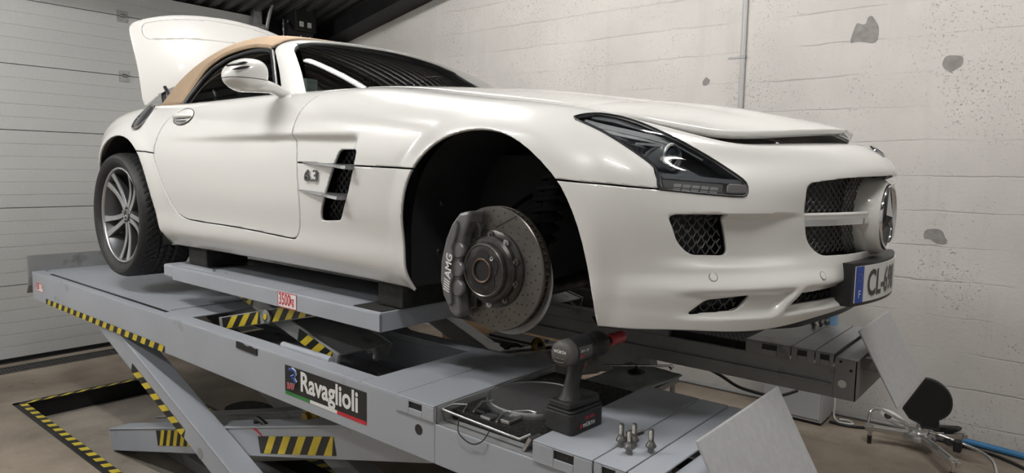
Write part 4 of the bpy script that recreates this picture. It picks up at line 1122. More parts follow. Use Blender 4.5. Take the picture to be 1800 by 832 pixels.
# maker's nameplate with tricolour edge
X0, X1 = -.883, -.397
b = B(); b.add([(X0, yf, .762), (X1, yf, .762), (X1, yf, .862), (X0, yf, .862)], [(0, 1, 2, 3)]); NP = b.build('nameplate', 'hazard_k', NEAR)
for k, mm in enumerate(('green', 'white', 'red')):
    a0 = X0+(X1-X0)*k/3; a1 = X0+(X1-X0)*(k+1)/3
    b = B(); b.add([(a0, yf, .749), (a1, yf, .749), (a1, yf, .762), (a0, yf, .762)], [(0, 1, 2, 3)]); b.build('nameplate_edge', mm, NP)
text_mesh('nameplate_lettering', 'Ravaglioli', .102, 'white', NP, lambda a, b_: Vector((X0+.100+a, yf-.0008, .784+b_)), xscale=.90, offset=.0028)
# winged monogram: blue numeral-like swirl over red letters
b = B(); b.tube([Vector((X0+.035+x, yf-.0012, .800+z)) for x, z in ((0, .050), (.018, .056), (.036, .050), (.040, .038), (.030, .030), (.012, .028), (.030, .022), (.042, .008))], .0062, 4); b.build('monogram', 'white', NP)
b = B(); b.tube([Vector((X0+.035+x, yf-.0048, .800+z)) for x, z in ((0, .050), (.018, .056), (.036, .050), (.040, .038), (.030, .030), (.012, .028), (.030, .022), (.042, .008))], .0048, 4); b.build('monogram', 'blue', NP)
text_mesh('monogram', 'RAV', .030, 'white', NP, lambda a, b_: Vector((X0+.030+a, yf-.0105, .779+b_+.1*a)), xscale=.85, offset=.0022)
text_mesh('monogram', 'RAV', .030, 'red', NP, lambda a, b_: Vector((X0+.030+a, yf-.0112, .779+b_+.1*a)), xscale=.85, offset=.0008)
# broken black plug in the side
b = B(); b.prism([(-1.238, .889), (-1.238, .862), (-1.078, .858), (-1.078, .885), (-1.10, .882), (-1.13, .887), (-1.16, .881), (-1.19, .888)], lambda a, z, d: Vector((a, YO-d, z)), -.002, .004); b.build('side_plug', 'black', NEAR)

# ---- wheel-free jacks (raise the car by its sills)
def jack(side, label):
    s = side
    J = thing('wheel_free_jack', label, 'jack', (-1.35, s*.72, 1.03), 'wheel-free jacks in the platforms')
    def Y(a): return s*a
    def bx(b, x0, x1, a0, a1, z0, z1): b.box((x0, min(Y(a0), Y(a1)), z0), (x1, max(Y(a0), Y(a1)), z1))
    x0, x1 = -2.11, -.487; zt = 1.096
    b = B(); bx(b, x0, x1, .51, .93, zt-.006, zt); bx(b, x0, x1, .922, .93, zt-.070, zt-.004); bx(b, x0, x1, .51, .518, zt-.070, zt-.004); bx(b, x1-.008, x1, .51, .93, zt-.070, zt-.004)
    b.build('jack_beam', 'lift', J, bevel=.006)
    b = B(); bx(b, -.66, x1-.012, .52, .915, zt, zt+.003); b.build('grip_pad', 'rubber_block', J)
    b = B(); bx(b, -2.21, -2.11, .54, .93, zt-.062, zt+.003); b.build('slide_extension', 'lift', J, bevel=.010)
    b = B(); bx(b, -2.12, -1.86, .60, .87, zt, zt+.004); bx(b, -2.12, -1.80, .86, .875, zt, zt+.012); b.build('grip_pad', 'satin', J)
    def arm(xa, za, xb, zb, a0, a1, h, hz, name='jack_arm'):
        d = Vector((xb-xa, 0, zb-za)); L = d.length; d.normalize(); n = Vector((-d.z, 0, d.x))
        q = [(xa-n.x*h/2, za-n.z*h/2), (xb-n.x*h/2, zb-n.z*h/2), (xb+n.x*h/2, zb+n.z*h/2), (xa+n.x*h/2, za+n.z*h/2)]
        b = B(); b.prism(q, lambda a, z, dd: Vector((a, Y(dd), z)), a0, a1); o = b.build(name, 'liftdark', J, bevel=.004)
        for t0, t1, nb in hz:
            p = Vector((xa, 0, za))+d*(L*t0)-n*(h*.42); p.y = Y(a1)
            hazard('hazard_tape', p, d*(L*(t1-t0)), n*(h*.84), nb, o, off=(0, s*.0015, 0))
    arm(-1.72, .855, -.85, 1.062, .875, .89, .062, [(.04, .42, 3), (.50, .95, 4)])
    arm(-1.72, .855, -.85, 1.062, .55, .565, .062, [])
    arm(-1.72, 1.068, -.83, .838, .850, .865, .066, [(.14, .30, 2), (.70, .96, 3)])
    arm(-1.72, 1.068, -.83, .838, .58, .595, .066, [])
    # cover plate across the front arms
    b = B(); b.prism([(-1.28, .970), (-.83, .866), (-.832, .860), (-1.282, .964)], lambda a, z, d: Vector((a, Y(d), z)), .595, .85); b.build('arm_cover', 'liftdark', J)
    b = B(); b.cyl((-1.285, Y(.53), .958), (-1.285, Y(.905), .958), .014, .014, 18); b.lathe([(.016, 0), (.030, 0), (.030, .012), (.016, .014)], (-1.285, Y(.89), .958), (0, s, 0), 28); b.build('pivot_pin', 'zinc', J, smooth=.6)
    B().cyl((-1.285, Y(.902), .958), (-1.285, Y(.910), .958), .014, .012, 18).build('pivot_cap', 'hazard_y', J)
    b = B(); b.tube([(-.84, Y(.70), .85), (-.80, Y(.70), .86), (-.77, Y(.72), .83)], .012, 8); bx(b, -.86, -.60, .60, .64, .725, .74); bx(b, -.86, -.60, .78, .80, .725, .75); b.build('roller_track', 'liftdark', J)
    return J
JN = jack(-1, 'grey jack beam with red 3500 kg label under the near car sill')
jack(1, 'grey jack beam under the far sill of the car')
cap_plate('3500', 'kg', -1.142, -1.006, 1.029, 1.093, -.9312, JN, .068)
def rub(x0, x1, y0, y1, label):
    b = B(); b.box((x0, y0, 1.1006), (x1, y1, 1.193)); o = b.build('rubber_block', 'rubber_block', None, bevel=.006); tag(o, label, 'rubber block', 'rubber lifting blocks')
rub(-.605, -.465, -.845, -.62, 'black rubber block under the sill behind the bare front brake')
rub(-2.12, -1.93, -.84, -.62, 'black rubber block under the sill just ahead of the rear wheel')
rub(-.605, -.465, .62, .845, 'black rubber block on the far jack beam behind the front axle')
rub(-2.12, -1.93, .62, .84, 'black rubber block on the far jack beam near the rear axle')

# ---- turn plates in the pockets
def turn_plate(s, label):
    T = thing('turn_plate', label, 'turn plate', (.117, s*.756, ZP-.054), 'turn plates in the lift pockets')
    c = Vector((.095, s*.775, ZP-.054))
    b = B(); b.box((-.060, min(s*.47, s*1.0), ZP-.054), (.294, max(s*.47, s*1.0), ZP-.020)); b.build('base_plate', 'mesh_plate', T, bevel=.004)
    b = B(); b.lathe([(0, .050), (.150, .050), (.151, .034)], c, (0, 0, 1), 56); b.build('grit_disc', 'grit', T, smooth=.5)
    b = B(); b.lathe([(.150, .048), (.152, .0525), (.159, .0525), (.161, .048), (.161, .034)], c, (0, 0, 1), 56); b.build('disc_ring', 'zinc', T, smooth=.6)
    # raised diamond chequers
    d = B()
    for i in range(17):
        for j in range(26):
            x = -.050+i*.0208+(.010 if j % 2 else 0); y = s*(.48+j*.0205)
            if math.hypot(x-c.x, y-c.y) < .178 or x > .286: continue
            a = .6 if (i+j) % 2 else -.6
            u = Vector((math.cos(a), math.sin(a), 0))*.009; w = Vector((-math.sin(a), math.cos(a), 0))*.003; z = ZP-.020
            p = Vector((x, y, z)); d.add([p-u, p+w, p+u, p-w, p+Vector((0, 0, .0025))], [(0, 1, 4), (1, 2, 4), (2, 3, 4), (3, 0, 4)])
    o = d.build('chequer_pattern', 'mesh_plate', T); o['kind'] = 'stuff'
    b = B(); y0 = s*1.040
    b.tube([(-.070, y0, ZP-.012), (.03, y0-.012*0, ZP-.016), (.18, y0, ZP-.022), (.24, y0, ZP-.024), (.262, s*1.02, ZP-.010)], .0040, 10)
    b.tube([(-.066, y0, ZP-.010), (-.055, s*1.0, ZP-.004), (-.02, s*.975, ZP-.005), (-.012, s*1.0, ZP-.018)], .0035, 8)
    b.tube([(.12, s*1.0, ZP-.016), (.10, s*.94, ZP-.006), (.16, s*.90, ZP+.0), (.19, s*.90, ZP+.001)], .0036, 8)
    b.tube([(.02, s*.99, ZP-.012), (.0, s*.93, ZP-.002), (.02, s*.90, ZP-.001)], .0036, 8)
    b.build('locking_wire', 'zinc', T, smooth=1)
    b = B(); b.box((.055, min(s*.965, s*1.0), ZP-.022), (.095, max(s*.965, s*1.0), ZP-.012)); b.box((.125, min(s*.93, s*.99), ZP-.021), (.16, max(s*.93, s*.99), ZP-.008)); b.build('lock_block', 'zinc', T, bevel=.003)
    b = B(); b.box((.02, min(s*.955, s*.985), ZP-.020), (.06, max(s*.955, s*.985), ZP-.006)); b.build('lock_knob', 'black', T, bevel=.004)
    b = B(); b.tube(curve_pts([(.02, s*1.05, ZP-.012), (.035, s*1.07, ZP-.05), (.09, s*1.075, ZP-.068), (.13, s*1.07, ZP-.050), (.14, s*1.05, ZP-.02)], 6), .002, 6); b.build('cable_loop', 'black', T, smooth=1)
    b = B(); b.prism([(.252, ZP-.05), (.262, ZP-.05), (.285, ZP-.012), (.275, ZP-.008)], lambda a, z, dd: Vector((a, s*dd, z)), 1.0, 1.045); b.build('lock_bracket', 'zinc', T)
turn_plate(-1, 'round gritty turn plate on black chequered base in the near platform')
turn_plate(1, 'round turn plate on black base in the far platform pocket')
# ================================================================== ROOM
def structure(o): o['kind'] = 'structure'; return o
def concrete(name, base, dark, seams=False):
    m, nt, b = new_mat(name); L = nt.links; N = nt.nodes.new
    tc = N('ShaderNodeTexCoord'); sep = N('ShaderNodeSeparateXYZ'); L.new(tc.outputs['Object'], sep.inputs[0])
    def noise(sc, det, vec=None, rough=.6):
        n = N('ShaderNodeTexNoise'); n.inputs['Scale'].default_value = sc; n.inputs['Detail'].default_value = det; n.inputs['Roughness'].default_value = rough
        L.new(vec if vec is not None else tc.outputs['Object'], n.inputs['Vector']); return n.outputs['Fac']
    def math_(op, a, b_=None, c=None):
        n = N('ShaderNodeMath'); n.operation = op
        for i, v in enumerate((a, b_, c)):
            if v is None: continue
            if isinstance(v, (int, float)): n.inputs[i].default_value = v
            else: L.new(v, n.inputs[i])
        return n.outputs[0]
    def rng(v, a, b_, c, d):
        n = N('ShaderNodeMapRange'); L.new(v, n.inputs[0])
        for i, k in enumerate((a, b_, c, d)): n.inputs[1+i].default_value = k
        return n.outputs[0]
    def mix(f, a, b_):
        n = N('ShaderNodeMix'); n.data_type = 'RGBA'
        if isinstance(f, (int, float)): n.inputs[0].default_value = f
        else: L.new(f, n.inputs[0])
        for i, v in ((6, a), (7, b_)):
            if isinstance(v, tuple): n.inputs[i].default_value = (*v, 1)
            else: L.new(v, n.inputs[i])
        return n.outputs[2]
    big = rng(noise(1.3, 6), .35, .68, 0, 1)
    col = mix(big, base, tuple(c*.86 for c in base))
    pores = rng(noise(70, 3, rough=.7), .59, .69, 0, 1)
    area = rng(noise(2.2, 4), .42, .60, .12, 1)
    col = mix(math_('MULTIPLY', pores, math_('MULTIPLY', area, .75)), col, dark)
    h = math_('MULTIPLY', noise(45, 6), .5)
    h = math_('SUBTRACT', h, math_('MULTIPLY', math_('MULTIPLY', pores, area), .8))
    if seams:
        mp = N('ShaderNodeMapping'); mp.inputs['Scale'].default_value = (1.2, 1.2, 5); L.new(tc.outputs['Object'], mp.inputs[0])
        wob = math_('MULTIPLY', math_('SUBTRACT', noise(2.0, 5, mp.outputs[0]), .5), .05)
        zz = math_('ADD', sep.outputs[2], wob)
        fr = math_('FRACT', math_('DIVIDE', zz, .215))
        d = math_('ABSOLUTE', math_('SUBTRACT', fr, .5))
        line = rng(d, .0, .030, 1, 0)
        brk = rng(noise(1.9, 7), .42, .64, 0, 1)
        line = math_('MULTIPLY', line, brk)
        col = mix(math_('MULTIPLY', line, .45), col, tuple(c*.52 for c in base))
        board = N('ShaderNodeTexWhiteNoise'); board.noise_dimensions = '1D'
        L.new(math_('FLOOR', math_('ADD', math_('DIVIDE', zz, .215), .5)), board.inputs['W'])
        col = mix(math_('MULTIPLY', board.outputs['Value'], .14), col, tuple(c*.72 for c in base))
        mp2 = N('ShaderNodeMapping'); mp2.inputs['Scale'].default_value = (5, 5, .35); L.new(tc.outputs['Object'], mp2.inputs[0])
        drip = rng(noise(1.4, 5, mp2.outputs[0]), .55, .72, 0, .30)
        col = mix(drip, col, tuple(c*.72 for c in base))
        h = math_('SUBTRACT', h, math_('MULTIPLY', line, .7)); h = math_('ADD', h, math_('MULTIPLY', board.outputs['Value'], .5))
    else:
        st = rng(noise(1.1, 9), .40, .62, 0, .9)
        col = mix(st, col, dark)
        spots = rng(noise(9, 6), .66, .74, 0, .7); col = mix(spots, col, tuple(c*.5 for c in dark))
    L.new(col, b.inputs['Base Color']); setin(b, 'Roughness', .9 if seams else .72)
    bp = N('ShaderNodeBump'); bp.inputs['Strength'].default_value = .55; bp.inputs['Distance'].default_value = .012
    L.new(h, bp.inputs['Height']); L.new(bp.outputs[0], b.inputs['Normal'])
    return m
M['wallc'] = concrete('board_marked_concrete', (.58, .56, .535), (.17, .155, .14), True)
M['floorc'] = concrete('concrete_floor', (.37, .312, .25), (.17, .14, .112))
M['pitc'] = concrete('pit_concrete', (.38, .345, .295), (.20, .172, .142))
M['plaster'] = mat('painted_wall', (.42, .42, .41), .85, noise=.06, nscale=3)
M['darkwall'] = mat('dark_block_wall', (.013, .013, .014), .85, noise=.5, nscale=6, bump=.4, bscale=40)  # near-black block wall with mottled tone
M['doorskin'] = mat('garage_door_skin', (.63, .645, .64), .5, noise=.03, nscale=50, bump=.12, bscale=260)
M['steelblack'] = mat('black_steel', (.014, .014, .016), .55, .2, noise=.3, nscale=8)
M['roof'] = mat('roof_sheet_dark', (.095, .097, .10), .36, .4)
XB = -5.15
def wall_y(x): return 2.42+.022*x
# floor with two lift pits
PX0, PX1 = -3.93, .95; PY0, PY1 = .36, 1.15; PD = -.12
xs = [-5.6, PX0, PX1, 4.6]; ys = [-5.6, -PY1, -PY0, PY0, PY1, 2.75]
b = B()
for i in range(3):
    for j in range(5):
        if i == 1 and j in (1, 3): continue
        b.add([(xs[i], ys[j], 0), (xs[i+1], ys[j], 0), (xs[i+1], ys[j+1], 0), (xs[i], ys[j+1], 0)], [(0, 1, 2, 3)])
structure(b.build('floor', 'floorc'))
b = B()
for s in (-1, 1):
    y0, y1 = (s*PY0, s*PY1) if s > 0 else (-PY1, -PY0)
    b.add([(PX0, y0, PD), (PX1, y0, PD), (PX1, y1, PD), (PX0, y1, PD), (PX0, y0, 0), (PX1, y0, 0), (PX1, y1, 0), (PX0, y1, 0)], [(0, 1, 2, 3)])
structure(b.build('floor_pit', 'pitc'))
b = B()
for s in (-1, 1):
    y0, y1 = (s*PY0, s*PY1) if s > 0 else (-PY1, -PY0)
    V = [(PX0, y0, PD), (PX1, y0, PD), (PX1, y1, PD), (PX0, y1, PD), (PX0, y0, 0), (PX1, y0, 0), (PX1, y1, 0), (PX0, y1, 0)]
    b.add(V, [(0, 4, 5, 1), (1, 5, 6, 2), (2, 6, 7, 3), (3, 7, 4, 0)])
structure(b.build('wall_pit', 'steelblack'))
# steel edge frames of the pits with hazard tape
def pit_frame(s, label):
    y0, y1 = (PY0, PY1) if s > 0 else (-PY1, -PY0)
    T = thing('pit_frame', label, 'floor frame', (PX0, (y0+y1)/2, 0), 'steel frames around the lift pits')
    w = .065
    for (a, c_, d, e) in ((PX0-.03, PX1+.03, y0-.03, y0+.012), (PX0-.03, PX1+.03, y1-.012, y1+.03), (PX0-.03, PX0+.012, y0-.03, y1+.03), (PX1-.012, PX1+.03, y0-.03, y1+.03)):
        b = B(); b.box((a, d, -.01), (c_, e, .006)); b.build('frame_bar', 'steelblack', T, bevel=.002)
    up = (0, 0, .0012)
    hazard('hazard_tape', (PX0, y0-.004, .0062), (PX1-PX0, 0, 0), (0, .040, 0), 46, T, slant=.15, off=up)
    hazard('hazard_tape', (PX0, y1-.036, .0062), (PX1-PX0, 0, 0), (0, .040, 0), 46, T, slant=.15, off=up)
    hazard('hazard_tape', (PX0+.036, y0, .0066), (0, y1-y0, 0), (-.040, 0, 0), 8, T, slant=.6, off=up)
pit_frame(-1, 'yellow and black taped steel frame around the near lift pit')
pit_frame(1, 'yellow and black taped steel frame around the far lift pit')
# walls
def wallpoly(name, pts, m): return structure(mesh_obj(name, pts, [tuple(range(len(pts)))], m))
def roof_z(x): return 3.12+.205*(x-XB)
b = B(); n = 12
P0, P1 = (XB-.4, wall_y(XB-.4)), (4.6, wall_y(4.6))
b.add([(P0[0], P0[1], 0), (P1[0], P1[1], 0), (P1[0], P1[1], 6), (P0[0], P0[1], 6), (P0[0], P0[1]+.2, 0), (P1[0], P1[1]+.2, 0), (P1[0], P1[1]+.2, 6), (P0[0], P0[1]+.2, 6)], [(0, 1, 2, 3), (7, 6, 5, 4), (3, 2, 6, 7), (0, 3, 7, 4), (1, 5, 6, 2)])
WALL = structure(b.build('wall_right', 'wallc'))
structure(mesh_obj('wall_near', [(XB-.4, -5.5, 0), (XB-.4, -5.5, 6), (4.5, -5.5, 6), (4.5, -5.5, 0)], [(0, 1, 2, 3)], 'plaster'))
structure(mesh_obj('wall_front', [(4.5, -5.5, 0), (4.5, -5.5, 6), (4.5, 2.7, 6), (4.5, 2.7, 0)], [(0, 1, 2, 3)], 'plaster'))
DY0, DY1, DZ = -4.6, 1.30, 3.11
b = B(); b.box((XB-.25, DY1, 0), (XB-.03, 2.75, 6)); b.box((XB-.25, -5.6, DZ), (XB-.03, DY1, 6)); b.box((XB-.25, -5.6, 0), (XB-.03, DY0, DZ))
structure(b.build('wall_back', 'darkwall'))
# repair patches, anchors on the concrete
M['patch'] = mat('grey_repair_mortar', (.235, .225, .215), .9, noise=.18, nscale=25, bump=.4, bscale=80)
def blob(cx, cz, pts, name='repair_patch'):
    P = chaikin([(cx+a, cz+c_) for a, c_ in pts], 2); o_ = B()
    o_.prism([(p[0], p[1]) for p in P], lambda a, z, d: Vector((a, wall_y(a)-d, z)), -.002, .003)
    return o_.build(name, 'patch', WALL)
blob(.245, 2.535, [(-.095, -.075), (-.07, .02), (-.055, .06), (-.03, .045), (.0, .04), (.005, .085), (.03, .095), (.05, .06), (.075, .02), (.075, -.06), (.05, -.085), (.0, -.07), (-.05, -.06)])
blob(.735, 2.297, [(-.055, .01), (-.04, .045), (.02, .04), (.05, .03), (.05, -.02), (.02, -.035), (.0, -.055), (-.03, -.045), (-.055, -.02)])
blob(.715, 1.250, [(-.065, .03), (-.02, .045), (.03, .04), (.045, .0), (.065, -.03), (.05, -.05), (.0, -.045), (-.03, -.02), (-.065, -.025)])
blob(-.81, 2.285, [(-.025, -.03), (-.03, .0), (-.015, .02), (0, .035), (.015, .02), (.03, .01), (.02, -.02), (.0, -.03)])
b = B(); b.lathe([(0, .02), (.012, .018), (.016, .01), (.018, 0)], (-2.29, wall_y(-2.29), 2.255), (0, -1, 0), 14); b.build('wall_anchor', 'steelblack', WALL)
# conduit
C_ = thing('wall_conduit', 'thin grey vertical conduit clipped to the concrete wall', 'conduit', (-.54, wall_y(-.54), .6))
b = B(); xw = -.54; yw = wall_y(xw)
b.prism([(xw-.017, 0), (xw+.017, 0), (xw+.017, .018), (xw+.006, .022), (xw-.006, .022), (xw-.017, .018)], lambda a, d, z: Vector((a, yw-d, z)), .6, 3.95); b.build('conduit_channel', mat('conduit_grey', (.36, .355, .35), .5), C_)
b = B(); b.box((xw-.11, yw-.006, 2.432), (xw+.022, yw, 2.444)); b.box((xw-.021, yw-.026, 2.428), (xw+.021, yw, 2.448)); b.build('conduit_clip', 'liftdark', C_)
# ---- sectional garage door
D = thing('door_1', 'pale grey sectional garage door with ribbed panels', None, (XB, DY0, 0)); D['kind'] = 'structure'
seams = [.02, .616, 1.238, 1.856, 2.372, 2.884, 3.105]
for z0, z1 in zip(seams[:-1], seams[1:]):
    k = max(2, round((z1-z0)/.104)); V = []; prof = []
    step = (z1-z0-.006)/k
    prof += [(-.03, z0+.002), (0, z0+.002)]
    for i in range(k):
        a = z0+.002+step*i; bb = a+step
        prof += [(.0, a+.001), (.0, bb-.006)]
        if i < k-1: prof += [(-.004, bb-.004), (-.004, bb-.0015)]
    prof += [(0, z1-.004), (-.03, z1-.004)]
    n = len(prof)
    for y in (DY0, DY1):
        for d, z in prof: V.append((XB+d, y, z))
    F = [(i, n+i, n+i+1, i+1) for i in range(n-1)]
    mesh_obj('door_panel', V, F, 'doorskin', D)
b = B(); b.box((XB-.035, DY0, 0), (XB-.03, DY1, 3.12)); b.build('panel_core', 'steelblack', D)
b = B(); b.box((XB-.03, DY0, 0), (XB+.01, DY1, .026)); b.build('bottom_seal', 'black', D)
for z in (.616, 1.238, 1.856, 2.372, 2.884):
    for y in (-2.6, .047):
        b = B(); b.box((XB, y-.045, z-.055), (XB+.004, y+.045, z-.004)); b.box((XB, y-.045, z+.004), (XB+.004, y+.045, z+.045)); b.cyl((XB+.008, y-.02, z), (XB+.008, y+.02, z), .014, .014, 10); b.build('hinge', 'zinc', D)
b = B(); b.box((XB-.02, DY1-.02, 0), (XB+.05, DY1+.04, 3.15)); structure(b.build('trim_1', 'steelblack'))
# drain channel in front of the door
b = B(); b.box((-4.98, DY0, .0), (-4.955, DY1+.3, .004)); b.box((-4.80, DY0, .0), (-4.775, DY1+.3, .004)); b.box((-4.96, DY0, .0005), (-4.79, DY1+.3, .0015), mi=1)
DR = b.build('drain_channel', [mat('grating_edge', (.10, .095, .09), .6, .3), 'steelblack']); tag(DR, 'long steel drain grating in the floor before the garage door', 'drain')
b = B(); n = 190
for i in range(n):
    y = -3.2+i*(DY1+.3+3.2)/n
    b.box((-4.93, y, .001), (-4.82, y+.012, .0045))
o = b.build('grating_bars', mat('grating_steel', (.09, .085, .08), .6, .3), DR); o['kind'] = 'stuff'
# threshold: dark strip under the door
b = B(); b.box((XB-.25, DY0, .0), (XB+.06, DY1+.2, .003)); structure(b.build('trim_2', 'steelblack'))
# ---- roof: pitched corrugated sheet on dark rafters
b = B(); V = []; F = []
per = .14; ny = int(8.4/per)
for k in range(ny):
    y0 = -5.6+k*per
    for (dy, dz) in ((0, 0), (.045, 0), (.070, .035), (.115, .035)):
        for x in (XB-.4, 4.7): V.append((x, y0+dy, roof_z(x)+dz))
n = len(V)//2
F = [(2*i, 2*i+1, 2*i+3, 2*i+2) for i in range(n-1)]
structure(mesh_obj('ceiling', V, F, 'roof'))
for i, x in enumerate((-3.0, -.4, 2.2)):
    b = B(); z = roof_z(x)-.01
    b.box((x-.07, -5.5, z-.06-.16), (x+.07, wall_y(x), z-.05)); structure(b.build('trim_%d' % (3+i), 'steelblack'))
# ---- steelwork, door drive and pipes in the dark top corner
b = B(); x0, x1 = XB, -1.2
yb = 2.05
V = []
for x in (x0, x1):
    z = roof_z(x)
    V += [(x, yb, z-.17), (x, wall_y(x)-.005, z-.17), (x, wall_y(x)-.005, z-.02), (x, yb, z-.02)]
b.add(V, [(0, 1, 5, 4), (1, 2, 6, 5), (2, 3, 7, 6), (3, 0, 4, 7), (3, 2, 1, 0), (4, 5, 6, 7)]); structure(b.build('trim_6', 'steelblack'))
b = B(); b.box((XB, 2.12, 0), (XB+.16, wall_y(XB)-.01, 3.2)); structure(b.build('trim_7', 'steelblack'))
DD = thing('door_drive', 'black chain hoist drive and curved track at the top of the garage door', 'door drive', (XB+.1, 1.45, 2.6))
b = B(); b.tube(curve_pts([(XB+.06, 1.37, 0.05), (XB+.06, 1.37, 2.7), (XB+.10, 1.37, 3.0), (XB+.24, 1.37, 3.25), (XB+.5, 1.37, 3.38)], 8), .020, 8); b.build('curved_track', 'zinc', DD, smooth=1)
b = B(); b.box((XB+.02, 1.22, 2.98), (XB+.10, 1.36, 3.02)); b.box((XB+.02, 1.24, 3.02), (XB+.08, 1.33, 3.22)); b.build('track_bracket', 'zinc', DD, bevel=.004)
b = B(); b.box((XB+.05, 1.56, 2.98), (XB+.32, 1.80, 3.30)); b.cyl((XB+.2, 1.52, 2.99), (XB+.2, 1.80, 2.99), .07, .07, 20); b.build('drive_motor', 'steelblack', DD, bevel=.01)
b = B(); b.box((XB+.32, 1.60, 3.02), (XB+.335, 1.64, 3.07)); b.box((XB+.32, 1.69, 3.02), (XB+.335, 1.73, 3.07)); b.build('drive_label', 'white', DD)
for y in (1.48, 1.53):
    b = B()
    for k in range(30):
        p = Vector((XB+.22, y, 2.2+.03*k)); a = Vector((.006, 0, 0)) if k % 2 else Vector((0, .006, 0))
        b.tube([p-a+Vector((0, 0, -.012)), p+a+Vector((0, 0, -.012)), p+a+Vector((0, 0, .012)), p-a+Vector((0, 0, .012)), p-a+Vector((0, 0, -.012))], .0025, 4, cap=False)
    b.build('hoist_chain', 'zinc', DD)
for y in (1.66, 1.77):
    B().cyl((XB+.25, y, 2.1), (XB+.25, y, 2.98), .006, .006, 8).build('pull_cord', 'flap', DD)
TP = thing('wall_pipe', 'white plastic pipe run on the dark back wall beside the door drive', 'pipe', (XB, 1.9, 2.95))
B().tube([(XB+.02, 1.78, 2.93), (XB+.02, 2.10, 2.93)], .016, 10).build('pipe_run', 'white', TP, smooth=1)
B().tube([(XB+.18, 2.11, 2.93), (XB+.30, 2.11, 2.93)], .016, 10).build('pipe_run', 'white', TP, smooth=1)
# ---- fluorescent battens under the roof
M['tube'] = emit('tube_glow', (1.0, .975, .94), TUBE_GLOW)
for i, (x, y, L, wh) in enumerate(LAMPS):
    zx = roof_z(x)
    T = thing('ceiling_batten', 'white fluorescent batten under the pitched roof '+wh, 'ceiling light', (x, y, zx-.16), 'fluorescent battens')
    def pt(dx, dy, dz): return Vector((x+dx, y+dy, roof_z(x+dx)-.22+dz))
    b = B(); V = []
    for dx in (-L/2, L/2):
        for dy, dz in ((-.06, .0), (.06, .0), (.06, .05), (-.06, .05)): V.append(pt(dx, dy, dz))
    b.add(V, [(0, 1, 5, 4), (1, 2, 6, 5), (2, 3, 7, 6), (3, 0, 4, 7), (3, 2, 1, 0), (4, 5, 6, 7)]); b.build('batten_body', 'white', T)
    for dx in (-L/2+.15, L/2-.15): B().cyl(pt(dx, 0, .05), pt(dx, 0, .22), .004, .004, 6).build('hanger', 'zinc', T)
    B().tube([pt(-L/2+.03, 0, -.03), pt(L/2-.03, 0, -.03)], .018, 12).build('lamp_tube', 'tube', T, smooth=1)

# ---- control cabinet by the wall, cables
CB = thing('control_cabinet', 'light grey steel control cabinet standing against the concrete wall', 'cabinet', (.05, 2.2, 0))
M['cabinet'] = mat('cabinet_grey', (.40, .41, .42), .45, noise=.04, nscale=5)
b = B(); b.box((-.17, 2.085, 0.02), (.215, 2.31, .92)); b.build('cabinet_body', 'cabinet', CB, bevel=.006)
b = B(); b.box((-.16, 2.078, .04), (.205, 2.085, .90)); b.build('cabinet_door', 'cabinet', CB, bevel=.003)
b = B(); b.box((-.16, 2.10, 0), (.205, 2.30, .02)); b.build('plinth', 'black', CB)
def cable(name, pts, r, m, label, cat='cable'):
    o = B().tube(curve_pts(pts, 8), r, 8).build(name, m, None, smooth=1); return tag(o, label, cat)
cable('black_cable', [(.235, 2.20, .010), (.36, 2.20, .010), (.55, 2.30, .010), (.80, 2.325, .010), (1.2, 2.22, .012), (1.6, 1.7, .012)], .009, 'black', 'black cable lying on the floor from the cabinet to the right')
cable('white_cable', [(.225, 2.29, .22), (.24, 2.28, .12), (.24, 2.28, .03), (.28, 2.24, .008), (.36, 2.26, .008), (.32, 2.31, .008), (.27, 2.29, .008)], .006, 'white', 'thin white cable curling on the floor beside the cabinet')
B().tube(curve_pts([(-.25, 1.03, .715), (-.20, 1.10, .56), (-.10, 1.20, .47), (.0, 1.25, .41), (.16, 1.32, .385), (.24, 1.45, .40)], 8), .009, 8).build('hanging_lead', 'black', FAR, smooth=1)
b = B(); b.tube(curve_pts([(.78, 2.39, .022), (.95, 2.385, .022), (1.25, 2.34, .022), (1.9, 2.2, .022), (2.8, 2.0, .022)], 8), .018, 10)
o = b.build('air_hose', mat('hose_blue', (.035, .17, .36), .35), None, smooth=1); tag(o, 'bright blue air hose lying on the floor along the wall', 'hose')
b = B(); b.tube(curve_pts([(-1.6, 2.33, .015), (.0, 2.375, .015), (.5, 2.40, .015), (1.2, 2.41, .015), (3.0, 2.43, .015)], 8), .013, 8); o = b.build('floor_pipe', 'liftdark', None, smooth=1); tag(o, 'thin dark pipe at the foot of the concrete wall', 'pipe')

